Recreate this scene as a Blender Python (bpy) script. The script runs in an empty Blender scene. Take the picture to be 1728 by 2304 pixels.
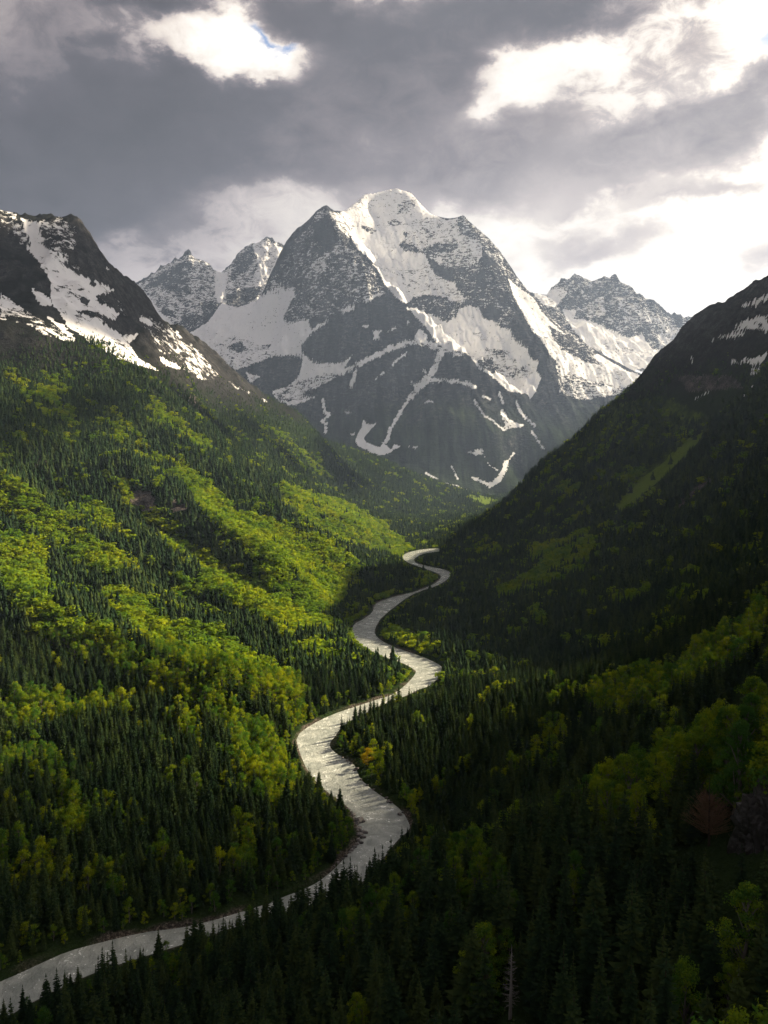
import bpy, math, random
import numpy as np
from mathutils import Vector

rng = np.random.default_rng(7)
random.seed(7)
scene = bpy.context.scene
COL = scene.collection

# ------------------------------------------------------------------ camera model (camera at 0,0,200 looking along +Y)
CX, CY, F = 864.0, 1152.0, 1808.0
PITCH = math.atan(102.0 / 1808.0)
CP, SP = math.cos(PITCH), math.sin(PITCH)
CAMZ = 200.0
HAZE = 2.1e-5
SUN_AZ, SUN_EL = math.radians(58), math.radians(30)
SUN_DIR = np.array([math.sin(SUN_AZ) * math.cos(SUN_EL), math.cos(SUN_AZ) * math.cos(SUN_EL), math.sin(SUN_EL)])

# survey sheets: origin and scale of each enlargement the site was measured on
SHEET = {'p': (0, 0, 1.0), 'd': (0, 0, 1659 / 1728), 'A': (600, 400, 2.37), 'B': (864, 560, 1.92), 'C': (0, 420, 1.92),
         'D': (600, 900, 2.765), 'E': (0, 1000, 1.92), 'F': (864, 1100, 1.92), 'G': (0, 1600, 1.92), 'H': (864, 1650, 1.92),
         'I': (700, 1150, 4.1475), 'J': (1200, 600, 3.142), 'K': (0, 1950, 3.318), 'L': (1300, 1700, 3.661),
         'M': (560, 1700, 4.1475), 'N': (600, 1550, 4.1475)}


def ph(s, pts):
    x0, y0, k = SHEET[s]
    return [(x0 + p[0] / k, y0 + p[1] / k) + tuple(p[2:]) for p in pts]


def ray(X, Y):
    xc, yc = (X - CX) / F, (CY - Y) / F
    dy = CP + yc * SP
    return xc / dy, (-SP + yc * CP) / dy


def P3(X, Y, D):
    u, v = ray(X, Y)
    return (u * D, D, CAMZ + v * D)


def PL(s, pts):
    return [P3(*p) for p in ph(s, pts)]


def dense(line, gap):                # more points along a measured crest
    out = [line[0]]
    for a, b in zip(line[:-1], line[1:]):
        n = max(1, int(math.dist(a, b) / gap))
        out += [tuple(a[k] + (b[k] - a[k]) * i / n for k in range(3)) for i in range(1, n + 1)]
    return out


def WZ(lst):                       # display column, depth, height known
    return [((X / SHEET['d'][2] - CX) / F / CP * D, D, z) for X, D, z in lst]


def project(x, y, z):
    zz = z - CAMZ
    dep = y * CP - zz * SP
    dep = np.where(np.abs(dep) < 1e-3, 1e-3, dep)
    X = CX + F * x / dep
    Y = CY - F * (y * SP + zz * CP) / dep
    bad = dep < 1.0
    return np.where(bad, -9999.0, X), np.where(bad, -9999.0, Y)


# ------------------------------------------------------------------ noise
_perm = rng.permutation(256)
_perm = np.concatenate([_perm, _perm, _perm])
_ang = rng.random(256) * 2 * np.pi
_gx, _gy = np.cos(_ang), np.sin(_ang)


def perlin(x, y):
    xi = np.floor(x).astype(np.int64)
    yi = np.floor(y).astype(np.int64)
    xf, yf = x - xi, y - yi
    u = xf * xf * xf * (xf * (xf * 6 - 15) + 10)
    v = yf * yf * yf * (yf * (yf * 6 - 15) + 10)
    xi &= 255
    yi &= 255

    def g(ix, iy, fx, fy):
        h = _perm[_perm[ix] + iy]
        return _gx[h] * fx + _gy[h] * fy
    a, b = g(xi, yi, xf, yf), g((xi + 1) & 255, yi, xf - 1, yf)
    c, d = g(xi, (yi + 1) & 255, xf, yf - 1), g((xi + 1) & 255, (yi + 1) & 255, xf - 1, yf - 1)
    return (a + u * (b - a)) * (1 - v) + (c + u * (d - c)) * v


def fbm(x, y, scale, octs=5, gain=0.5, ridged=False, seed=0.0):
    s, amp, tot = np.zeros_like(x), 1.0, 0.0
    f = 1.0 / scale
    w = 1.0
    for o in range(octs):
        n = perlin(x * f + 17.3 * o + seed, y * f - 9.1 * o + seed * 1.7)
        if ridged:
            n = (1.0 - np.abs(n) * 2.2) * w
            w = np.clip(n * 1.4, 0, 1)
        s += n * amp
        tot += amp
        amp *= gain
        f *= 2.03
    return s / tot


def smooth(a, b, t):
    t = np.clip((t - a) / (b - a), 0, 1)
    return t * t * (3 - 2 * t)


# ------------------------------------------------------------------ interpolation through measured points
class Surface:
    def __init__(self, pts, c):
        p = np.array(pts, dtype=np.float64)
        q = np.round(p[:, :2] / 2).astype(int)
        _, idx = np.unique(q, axis=0, return_index=True)
        p = p[np.sort(idx)]
        self.p, self.c, n = p, c, len(p)
        r = np.sqrt(((p[:, None, :2] - p[None, :, :2]) ** 2).sum(-1) + c * c) / 1000.0
        A = np.zeros((n + 3, n + 3))
        A[:n, :n] = r + np.eye(n) * -0.002
        A[:n, n] = A[n, :n] = 1
        A[:n, n + 1:] = p[:, :2] / 1000.0
        A[n + 1:, :n] = p[:, :2].T / 1000.0
        b = np.zeros(n + 3)
        b[:n] = p[:, 2]
        self.w = np.linalg.solve(A, b)

    def __call__(self, x, y):
        sh = np.shape(x)
        x, y = np.ravel(x), np.ravel(y)
        out = np.empty(len(x))
        n = len(self.p)
        for i in range(0, len(x), 20000):
            xs, ys = x[i:i + 20000, None], y[i:i + 20000, None]
            r = np.sqrt((xs - self.p[None, :, 0]) ** 2 + (ys - self.p[None, :, 1]) ** 2 + self.c ** 2) / 1000.0
            out[i:i + 20000] = r @ self.w[:n] + self.w[n] + xs[:, 0] / 1000 * self.w[n + 1] + ys[:, 0] / 1000 * self.w[n + 2]
        return out.reshape(sh)


def in_poly(x, y, poly):
    inside = np.zeros(np.shape(x), bool)
    j = len(poly) - 1
    for i in range(len(poly)):
        (xi, yi), (xj, yj) = poly[i][:2], poly[j][:2]
        if yi != yj:
            inside ^= ((yi > y) != (yj > y)) & (x < (xj - xi) * (y - yi) / (yj - yi) + xi)
        j = i
    return inside


def line_dist(x, y, line, closed=False):
    d = np.full(np.shape(x), 1e9)
    pts = list(line) + ([line[0]] if closed else [])
    for (ax, ay), (bx, by) in zip([q[:2] for q in pts[:-1]], [q[:2] for q in pts[1:]]):
        dx, dy = bx - ax, by - ay
        L = dx * dx + dy * dy + 1e-9
        t = np.clip(((x - ax) * dx + (y - ay) * dy) / L, 0, 1)
        d = np.minimum(d, (x - ax - t * dx) ** 2 + (y - ay - t * dy) ** 2)
    return np.sqrt(d)


# ------------------------------------------------------------------ the river
def zriver(y):
    return 0.005 * (np.asarray(y, dtype=float) - 300.0)


def on_river(pts):
    out = []
    for X, Y in pts:
        u, v = ray(X, Y)
        D = (CAMZ + 1.5) / (0.005 - v)
        out.append((u * D, D))
    return out


LB = ph('K', [(-700, 1130), (-300, 990), (0, 855), (130, 800), (300, 720), (500, 630), (760, 560), (1050, 490), (1330, 455), (1500, 425)]) + \
     ph('M', [(180, 1380), (330, 1310), (480, 1260), (640, 1180), (780, 1070), (880, 960), (980, 850), (1030, 760), (1010, 650), (960, 540), (900, 460)]) + \
     ph('p', [(725, 1775), (690, 1735), (672, 1690), (664, 1657)]) + \
     ph('N', [(400, 340), (600, 240), (840, 160), (1070, 85), (1160, 60)]) + \
     ph('I', [(860, 1640), (940, 1560), (980, 1500), (965, 1480), (860, 1420), (700, 1370), (540, 1300), (420, 1210), (372, 1120), (400, 1050), (480, 1010),
              (570, 950), (590, 870), (640, 840), (760, 800), (900, 770), (1000, 740), (1100, 700), (1180, 660), (1215, 610), (1190, 585), (1100, 550), (960, 505),
              (870, 465), (848, 420), (880, 395), (960, 370), (1050, 355), (1200, 345)])
RB = ph('K', [(-700, 1560), (-300, 1330), (0, 1160), (200, 1040), (370, 950), (600, 840), (800, 760), (1000, 700), (1250, 620), (1500, 540)]) + \
     ph('M', [(250, 1490), (420, 1450), (700, 1380), (950, 1270), (1150, 1110), (1290, 920), (1400, 780), (1480, 720), (1515, 665), (1480, 590), (1430, 510), (1330, 430),
              (1200, 350), (1100, 270), (1040, 210), (1010, 140), (990, 80), (850, 0)]) + \
     ph('N', [(640, 590), (590, 540), (600, 490), (640, 450), (690, 370), (790, 290), (980, 200), (1120, 130), (1320, 60), (1420, 5)]) + \
     ph('I', [(1100, 1640), (1190, 1560), (1228, 1490), (1235, 1460), (1180, 1420), (1050, 1360), (900, 1310), (780, 1270), (660, 1210), (595, 1150), (600, 1090), (645, 1010),
              (710, 950), (800, 880), (870, 825), (950, 775), (1060, 735), (1160, 705), (1265, 645), (1310, 592), (1290, 560), (1200, 535), (1080, 510), (990, 490), (955, 455),
              (990, 425), (1060, 395), (1200, 375)])
LBW, RBW = on_river(LB), on_river(RB)


def chaikin(line, n=2):
    p = np.array(line)
    for _ in range(n):
        q = np.empty((2 * len(p) - 2, 2))
        q[0::2] = p[:-1] * 0.75 + p[1:] * 0.25
        q[1::2] = p[:-1] * 0.25 + p[1:] * 0.75
        p = np.vstack([p[:1], q, p[-1:]])
    return p


LBS, RBS = chaikin(LBW, 1), chaikin(RBW, 1)
RIVER_POLY = [tuple(p) for p in LBS] + [tuple(p) for p in RBS[::-1]]


def river_sd(x, y):                # signed distance to the bank line, negative in the water
    sd = np.full(np.shape(x), 400.0)
    near = (y > 150) & (y < 2500) & (x > -650) & (x < 650)
    if near.any():
        xs, ys = x[near], y[near]
        d = line_dist(xs, ys, RIVER_POLY, True)
        sd[near] = np.where(in_poly(xs, ys, RIVER_POLY), -d, d)
    return sd

# shade wanted from added cloud out of view: picture column, row, depth, number of billows, spread, size
CLOUD_OVER = [(1620, 1980, 165, 6, 70, 80), (740, 1050, 2950, 6, 200, 110), (600, 980, 2250, 4, 140, 90), (130, 900, 1330, 3, 110, 65), (470, 900, 1750, 4, 130, 70), (300, 640, 2050, 10, 330, 130), (100, 600, 2000, 5, 260, 130), (150, 2080, 370, 5, 90, 80), (700, 2150, 240, 7, 130, 110), (1250, 2120, 150, 7, 90, 90), (1380, 1820, 225, 5, 80, 80), (1520, 1420, 545, 5, 70, 60)]
# ------------------------------------------------------------------ valley: measured points
ridge_left = PL('C', [(-250, 60, 2050), (-120, 80, 2080), (0, 88, 2100), (40, 95, 2100), (70, 115, 2110), (100, 135, 2120), (130, 140, 2130), (180, 145, 2140), (230, 133, 2150), (270, 132, 2160), (310, 145, 2170),
                      (345, 170, 2180), (370, 200, 2190), (395, 240, 2200), (430, 280, 2220), (450, 320, 2240), (500, 370, 2280), (560, 420, 2320), (590, 450, 2340), (620, 490, 2370),
                      (660, 545, 2400), (720, 590, 2440), (800, 630, 2490), (870, 670, 2530), (930, 720, 2580), (1000, 790, 2640), (1080, 850, 2720), (1160, 900, 2800), (1250, 960, 2900),
                      (1310, 1010, 2960), (1350, 1060, 3000), (1400, 1120, 3050), (1440, 1200, 3080)])
behind = lambda line, d, dz: [(x * (y + d) / y, y + d, max(z - dz, 30)) for x, y, z in line]
ridge_right = PL('J', [(1900, -20, 1480), (1659, 115, 1550), (1560, 180, 1580), (1450, 270, 1600), (1340, 310, 1630), (1230, 350, 1660), (1130, 400, 1690), (1040, 460, 1720), (980, 540, 1740), (900, 600, 1760),
                       (850, 640, 1780), (810, 720, 1800), (740, 790, 1820), (600, 930, 1850), (460, 1030, 1880), (300, 1200, 1910), (150, 1310, 1940), (0, 1450, 1970)]) + \
    PL('d', [(1110, 1078, 1985), (1060, 1112, 2000), (1010, 1140, 2010), (960, 1168, 2020)])
spur_far = PL('d', [(690, 962, 3400), (750, 975, 3450), (800, 990, 3500), (880, 1022, 3600), (960, 1052, 3680), (1020, 1075, 3740), (1060, 1090, 3800)])
valley_pts = []
valley_pts += ridge_left + behind(ridge_left, 450, 160)
valley_pts += ridge_right + behind(ridge_right, 250, 110) + behind(ridge_right, 600, 330)
valley_pts += spur_far + behind(spur_far, 350, 170)
# slopes on the sunny side
valley_pts += WZ([(0, 370, 4), (200, 392, 5), (400, 412, 5), (560, 440, 5)])
valley_pts += PL('d', [(0, 1700, 475), (150, 1740, 455), (300, 1700, 480), (500, 1690, 488), (640, 1650, 520), (0, 1500, 620), (300, 1550, 605), (500, 1560, 595), (600, 1540, 625),
                       (0, 1350, 760), (200, 1410, 740), (400, 1460, 715), (560, 1480, 690), (0, 1200, 900), (200, 1270, 900), (400, 1330, 880), (600, 1400, 845), (700, 1420, 810),
                       (0, 1050, 1080), (200, 1120, 1080), (400, 1180, 1080), (600, 1270, 1040), (720, 1335, 1010), (0, 900, 1280), (200, 960, 1300), (400, 1040, 1300),
                       (600, 1150, 1280), (740, 1232, 1290), (0, 760, 1500), (150, 800, 1520), (300, 850, 1560), (340, 872, 1590), (450, 960, 1590), (560, 1075, 1600), (640, 1105, 1640), (700, 1150, 1660),
                       (800, 1135, 1950), (840, 1155, 1960), (450, 900, 2050), (560, 960, 2150), (640, 1020, 2300), (700, 1062, 2450), (740, 1088, 2520), (800, 1112, 2560),
                       (0, 600, 1850), (150, 640, 1850), (300, 760, 1830), (410, 800, 2030), (80, 690, 1620), (0, 520, 2000), (240, 650, 2020), (330, 740, 2150), (150, 550, 2020),
                       (800, 1040, 3250), (900, 1082, 3050), (1000, 1100, 3150), (850, 1112, 2750), (950, 1130, 2500), (1000, 1140, 2300), (1050, 1078, 4050), (900, 1128, 2450), (1100, 1070, 4150)])
# slopes on the shaded side
valley_pts += PL('d', [(1000, 1400, 840), (1150, 1370, 850), (1300, 1310, 890), (1450, 1240, 920), (1659, 1180, 900), (1000, 1310, 1080), (1150, 1250, 1130), (1300, 1180, 1160), (1450, 1110, 1200),
                       (1659, 1000, 1060), (1659, 860, 1230), (1659, 740, 1390), (1550, 930, 1330), (1550, 830, 1430), (1450, 940, 1480), (1350, 1010, 1530), (1250, 1090, 1560), (1130, 1160, 1600), (1030, 1200, 1640), (1500, 1020, 1220), (1350, 1110, 1290), (1550, 740, 1560), (1400, 850, 1680), (1250, 990, 1760),
                       # middle spur with the bright edge
                       (830, 1690, 505), (900, 1640, 540), (1000, 1600, 548), (1100, 1560, 552), (1200, 1525, 556), (1300, 1500, 556), (1400, 1465, 550), (1500, 1425, 545), (1600, 1365, 530), (1659, 1330, 520),
                       # hollow behind it and hollow in front of it
                       (1200, 1480, 690), (1400, 1400, 700), (1600, 1290, 690), (1050, 1500, 670), (900, 1760, 430), (1000, 1740, 410), (1100, 1740, 385), (1250, 1720, 360), (1400, 1690, 340), (1550, 1640, 330), (1659, 1600, 320)])
# slope under the viewpoint
valley_pts += PL('d', [(1659, 1640, 200), (1540, 1730, 200), (1400, 1830, 190), (1250, 1900, 190), (1100, 1960, 195), (950, 2010, 205), (800, 2040, 225), (600, 2090, 262), (400, 2150, 285), (250, 2200, 290),
                       (1659, 1850, 150), (1450, 2000, 148), (1250, 2100, 150), (1050, 2160, 158), (800, 2230, 180), (500, 2280, 215), (300, 2300, 255)])
valley_pts += [(0, 60, 96), (60, 60, 118), (-60, 80, 72), (0, -100, 112), (120, 0, 150), (250, 100, 228), (450, 100, 350), (750, 50, 500), (-150, 60, 30), (-260, 100, 8), (-420, 200, 6), (-150, -150, 60),
               (300, 350, 190), (450, 500, 240), (500, 250, 330), (700, 700, 420), (900, 500, 560), (1100, 900, 640), (1200, 300, 680), (1000, -300, 560), (-700, 300, 70), (-900, 700, 260), (-600, 650, 90), (-900, 200, 150), (-1500, 1000, 560),
               (-1700, 400, 500), (-600, -200, 60), (300, -400, 260), (0, -500, 150), (-1200, 1500, 520), (-1500, 1900, 760)]
for i in range(0, len(LBW), 3):
    valley_pts.append((LBW[i][0], LBW[i][1], float(zriver(LBW[i][1])) + 1.5))
for i in range(0, len(RBW), 3):
    valley_pts.append((RBW[i][0], RBW[i][1], float(zriver(RBW[i][1])) + 1.5))
VAL = Surface(valley_pts, 35.0)

# spur crests and gullies that lie on the slopes: (line, height, half width)
FOLDS = [
    (PL('E', [(0, 180, 1060), (120, 230, 1060), (260, 330, 1060), (420, 420, 1040), (560, 500, 1010)]), 27, 45),
    (PL('E', [(0, 560, 800), (160, 700, 780), (330, 790, 750), (560, 900, 720), (760, 1000, 690), (1000, 1120, 650)]), 24, 40),
    (PL('E', [(560, 190, 1240), (700, 340, 1200), (880, 470, 1150), (1060, 590, 1110), (1300, 730, 1060)]), 25, 46),
    (PL('E', [(800, 90, 1450), (980, 260, 1400), (1200, 360, 1350), (1450, 470, 1310)]), 27, 55),
    (PL('E', [(1190, 160, 1700), (1450, 260, 1750), (1640, 360, 1800)]), 22, 60),
    (PL('E', [(200, 300, 1120), (420, 470, 1040), (640, 560, 980), (900, 680, 930)]), -22, 36),
    (PL('E', [(650, 400, 1130), (860, 540, 1080), (1100, 700, 1020)]), -16, 30),
    (PL('C', [(650, 900, 1640), (760, 990, 1640), (900, 1100, 1650)]), 24, 50),
    (PL('C', [(1100, 1000, 2150), (1250, 1100, 2250), (1400, 1220, 2350)]), 22, 70),
    (PL('J', [(1659, 830, 1260), (1500, 1000, 1250), (1250, 1230, 1300), (950, 1480, 1370), (700, 1700, 1390), (500, 1850, 1400)]), 34, 55),
    (PL('J', [(1240, 1130, 1420), (1000, 1330, 1480), (700, 1600, 1520), (400, 1750, 1560)]), -20, 45),
    (PL('F', [(1350, 0, 1230), (1230, 110, 1210), (1080, 250, 1150)]), -8, 25),
]


def valley_height(x, y):
    z = VAL(x, y)
    r = np.hypot(x, y)
    for line, a, w in FOLDS:
        lo = np.min([[p[0], p[1]] for p in line], axis=0) - 3 * w
        hi = np.max([[p[0], p[1]] for p in line], axis=0) + 3 * w
        m = (x > lo[0]) & (x < hi[0]) & (y > lo[1]) & (y < hi[1])
        if m.any():
            d = line_dist(x[m], y[m], line)
            z[m] += a * np.exp(-(d / w) ** 2)
    sd = river_sd(x, y)
    off = smooth(5, 130, sd)
    high = smooth(300, 620, z)
    z = z + off * (fbm(x, y, 120, 5, 0.5) * 13 + fbm(x, y, 300, 3, 0.5, seed=5.1) * 18)
    z = z + high * (fbm(x, y, 170, 6, 0.55, True, seed=2.2) - 0.45) * 38
    zr = zriver(y)
    # flat ground beside the river, then the bed
    up_ = smooth(850, 1050, y)
    k = smooth(4 + 14 * up_, 60 + 70 * up_, sd)
    low = zr + 1.2 - .7 * up_ + np.clip(sd, 0, 90) * (0.03 - .022 * up_) + fbm(x, y, 9, 3, 0.5, seed=3.3) * (0.5 - .3 * up_)
    z = np.where(sd < 60 + 70 * up_, low * (1 - k) + np.maximum(z, zr + 1.0) * k, np.maximum(z, zr + 1.5))
    z = np.where(sd < 3, zr + 1.2 * smooth(-1.5, 3, sd) - 1.6 * smooth(1.0, -5, sd), z)
    return z


# ------------------------------------------------------------------ the great mountain
sky_main = PL('C', [(820, 625, 6300), (870, 580, 6300), (960, 505, 6300), (1050, 515, 6200), (1110, 500, 6050), (1160, 430, 6000)]) + \
    PL('A', [(0, 560, 5900), (50, 500, 5850), (100, 420, 5820), (150, 330, 5800), (220, 270, 5780), (270, 180, 5780), (320, 150, 5800), (350, 175, 5900), (410, 182, 6100), (460, 152, 6250),
             (520, 95, 6350), (600, 80, 6450), (690, 60, 6500), (770, 85, 6500), (830, 150, 6450), (880, 203, 6400), (960, 236, 6300), (1010, 226, 6200), (1050, 205, 6100), (1110, 260, 6080),
             (1160, 310, 6050), (1240, 390, 6000), (1290, 470, 5980), (1340, 550, 5980), (1410, 620, 6000)]) + \
    PL('B', [(700, 275, 6000), (760, 335, 6000), (840, 395, 6050), (900, 440, 6080), (1000, 500, 6120), (1105, 548, 6150), (1200, 610, 6150), (1350, 700, 6100)])
sky_main = dense(sky_main, 32)
main_pts = list(sky_main) + behind(sky_main[::4], 350, 260) + behind(sky_main[::6], 900, 700)
main_pts += dense(PL('A', [(350, 180, 5800), (390, 270, 5700), (440, 350, 5620), (520, 430, 5520), (590, 520, 5440), (630, 610, 5380), (700, 660, 5300), (740, 690, 5260), (800, 740, 5200), (850, 800, 5150), (910, 885, 5080)]), 60)
main_pts += PL('A', [
                     (1060, 940, 5000), (1120, 1000, 4950), (1190, 1060, 4900), (1240, 1150, 4850),
                     (480, 330, 6030), (560, 420, 5930), (640, 540, 5800), (740, 660, 5700), (820, 760, 5600), (900, 850, 5500), (1000, 920, 5400), (1100, 960, 5320), (1200, 1060, 5220), (1300, 1140, 5120),
                     (560, 200, 6330), (700, 200, 6340), (620, 300, 6200), (720, 400, 6050), (850, 500, 5930), (950, 600, 5830), (900, 700, 5680), (1000, 800, 5580), (1100, 750, 5620), (1150, 850, 5480), (1300, 950, 5330), (1400, 1050, 5230),
                     (1080, 330, 5950), (1150, 440, 5800), (1240, 560, 5650), (1290, 680, 5500), (1330, 790, 5380), (1400, 890, 5280), (1450, 970, 5200), (1480, 1060, 5100), (1500, 1150, 5000),
                     (1350, 640, 5900), (1420, 750, 5820), (1500, 850, 5720), (1600, 950, 5680),
                     (250, 400, 5600), (150, 500, 5680), (300, 550, 5480), (450, 560, 5380), (200, 650, 5550), (400, 680, 5330),
                     (400, 850, 5130), (250, 900, 5230), (300, 990, 5170), (190, 780, 5430), (100, 640, 5750), (100, 850, 5480), (0, 900, 5480), (150, 1000, 5320), (0, 1100, 5150), (600, 800, 5130), (700, 880, 5040), (450, 760, 5230), (630, 700, 5270), (560, 950, 5020), (760, 1000, 4960), (600, 1080, 4850)])
main_pts += PL('C', [(900, 650, 6000), (1000, 600, 5950), (1100, 600, 5850), (1200, 560, 5800), (950, 740, 5700), (1060, 760, 5550), (1180, 700, 5600), (1100, 830, 5350), (1250, 900, 5150), (1000, 800, 5400)])
main_pts += PL('B', [(500, 620, 4850), (520, 690, 4780), (760, 480, 5550), (800, 560, 5400), (900, 560, 5600), (1000, 590, 5700), (850, 680, 5050), (800, 780, 4750), (900, 650, 5250), (740, 850, 4550), (960, 640, 5400), (1000, 700, 5100)])
main_pts += PL('D', [(100, 100, 4980), (300, 50, 4930), (500, 100, 4830), (560, 260, 4600), (700, 320, 4450), (880, 0, 4870), (760, 200, 4590), (900, 250, 4490), (1000, 100, 4630), (1100, 0, 4750), (1200, 100, 4590), (1150, 350, 4400), (1300, 400, 4380),
                     (1400, 200, 4530), (1500, 100, 4680), (1600, 300, 4600), (1480, 450, 4370), (1250, 560, 4220), (1420, 590, 4230), (1600, 480, 4480), (400, 260, 4720), (1000, 450, 4300)])
main_pts += [(x, y, 40) for x, y in ((-900, 4100), (-300, 4050), (300, 4050), (800, 4050), (1400, 4100), (2000, 4300))]
MAIN = Surface(main_pts, 12.0)

twin_pts = PL('C', [(380, 560, 7050), (450, 520, 7030), (520, 475, 7020), (590, 430, 7000), (640, 400, 7000), (700, 355, 7000), (760, 325, 7000), (800, 305, 7000), (822, 294, 7000), (845, 320, 7010), (870, 330, 7020), (900, 330, 7020), (930, 365, 7050), (970, 370, 7080),
                    (1000, 340, 7100), (1030, 295, 7120), (1060, 258, 7150), (1095, 235, 7180), (1120, 242, 7200), (1150, 224, 7200), (1185, 238, 7220), (1210, 256, 7240), (1240, 278, 7280), (1300, 330, 7300), (1400, 420, 7300)])
twin_pts = dense(twin_pts, 40)
twin_pts += behind(twin_pts[::4], 400, 350)
twin_pts += PL('C', [(820, 380, 6880), (830, 450, 6760), (700, 430, 6880), (700, 520, 6650), (900, 470, 6750), (870, 560, 6450), (760, 570, 6500), (1050, 340, 6980), (1020, 440, 6780), (1090, 300, 7050), (1130, 420, 6720), (1200, 360, 6950), (950, 440, 6900), (620, 490, 6850), (820, 640, 6200), (960, 520, 6380), (1060, 520, 6350), (1150, 520, 6200),
                     (500, 600, 6600), (400, 650, 6600), (1250, 400, 6900)])
TWIN = Surface(twin_pts, 10.0)

east_pts = PL('B', [(480, 230, 7500), (560, 205, 7500), (650, 195, 7500), (700, 190, 7500), (770, 150, 7500), (830, 116, 7500), (862, 109, 7500), (880, 124, 7500), (930, 121, 7500), (952, 132, 7500), (968, 156, 7510), (985, 132, 7480), (1005, 124, 7480), (1040, 150, 7480), (1090, 182, 7470), (1150, 222, 7460), (1190, 252, 7450),
                    (1220, 290, 7440), (1245, 306, 7450), (1290, 294, 7500), (1350, 300, 7550), (1450, 340, 7550), (1600, 420, 7500)])
east_pts = dense(east_pts, 40)
east_pts += behind(east_pts[::4], 400, 350)
east_pts += PL('B', [(800, 230, 7300), (850, 200, 7330), (920, 210, 7310), (900, 295, 7150), (960, 330, 7050), (972, 220, 7380), (1005, 230, 7250), (1050, 380, 6980), (1130, 390, 6980), (1100, 280, 7200), (1200, 400, 7000), (860, 340, 6800), (960, 450, 6500), (1060, 515, 6250), (1150, 480, 6500), (800, 300, 7050), (760, 250, 7250), (1250, 370, 7250), (1300, 500, 6800), (700, 260, 7100)])
EAST = Surface(east_pts, 10.0)


def alpine(S, rough, seed, crest=None):
    def h(x, y):
        z = S(x, y)
        up = smooth(150, 900, z)
        n1 = fbm(x, y, 420, 7, 0.56, True, seed=seed) - 0.42
        n2 = fbm(x + 0.25 * y, y * 0.3, 130, 5, 0.6, True, seed=seed + 4.4) - 0.42
        n3 = fbm(x, y * 0.6, 55, 4, 0.6, True, seed=seed + 2.9) - 0.42
        k = rough if crest is None else rough * (0.14 + 0.86 * smooth(80, 460, line_dist(x, y, crest)))
        return np.maximum(z + up * k * (n1 * 105 + n2 * 62 + n3 * 20) + up * fbm(x, y, 26, 3, 0.6, True, seed=seed + 7.7) * 9 + (1 - up) * fbm(x, y, 200, 4, 0.5, seed=seed) * 30, 10)
    return h


main_height, twin_height, east_height = alpine(MAIN, 0.95, 1.3, sky_main), alpine(TWIN, 0.72, 6.1), alpine(EAST, 0.8, 8.7)


def grid_mesh(name, X, Y, Z):
    r, c = X.shape
    me = bpy.data.meshes.new(name)
    co = np.stack([X, Y, Z], -1).reshape(-1, 3).astype(np.float32)
    i = np.arange((r - 1) * c).reshape(r - 1, c)[:, :-1]
    q = np.stack([i, i + 1, i + 1 + c, i + c], -1).reshape(-1, 4).astype(np.int32)
    me.vertices.add(len(co))
    me.vertices.foreach_set('co', co.ravel())
    me.loops.add(q.size)
    me.loops.foreach_set('vertex_index', q.ravel())
    me.polygons.add(len(q))
    me.polygons.foreach_set('loop_start', np.arange(0, q.size, 4, dtype=np.int32))
    me.update(calc_edges=True)
    me.polygons.foreach_set('use_smooth', np.ones(len(q), bool))
    return me


def attr(me, name, val):
    a = me.attributes.new(name, 'FLOAT', 'POINT')
    a.data.foreach_set('value', np.asarray(val, dtype=np.float32).ravel())


def link(name, me, mat=None, parent=None, **props):
    o = bpy.data.objects.new(name, me)
    COL.objects.link(o)
    if mat is not None and not me.materials:
        me.materials.append(mat)
    if parent is not None:
        o.parent = parent
    for k, v in props.items():
        o[k] = v
    return o


Q = 1.0                                             # grid fineness
az = np.concatenate([np.arange(-180, -33, 2.5), np.arange(-33, -27.5, 0.25), np.arange(-27.5, 27.5, 0.08 / Q), np.arange(27.5, 34, 0.25), np.arange(34, 181, 2.5)])
az[-1] = 180
az = np.radians(az)
rr = [8.0]
while rr[-1] < 4700:
    rr.append(rr[-1] + max(1.0, rr[-1] * 0.0042 / Q) if rr[-1] > 110 else rr[-1] + 6)
rr = np.array(rr)
RR, AZ = np.meshgrid(rr, az, indexing='ij')
GX, GY = RR * np.sin(AZ), RR * np.cos(AZ)
GZ = valley_height(GX, GY)


def fan(h, u0, u1, d0, d1, dd):
    u = np.arange(u0, u1, 0.00115 / Q)
    d = np.arange(d0, d1, dd / Q)
    DD, UU = np.meshgrid(d, u, indexing='ij')
    X, Y = UU * DD, DD
    return X, Y, h(X, Y)


MX, MY, MZ = fan(main_height, -0.36, 0.42, 4050, 6900, 7.5)
TX, TY, TZ = fan(twin_height, -0.42, -0.05, 6150, 7700, 9)
EX, EY, EZ = fan(east_height, 0.08, 0.46, 6200, 7900, 9)
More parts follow.
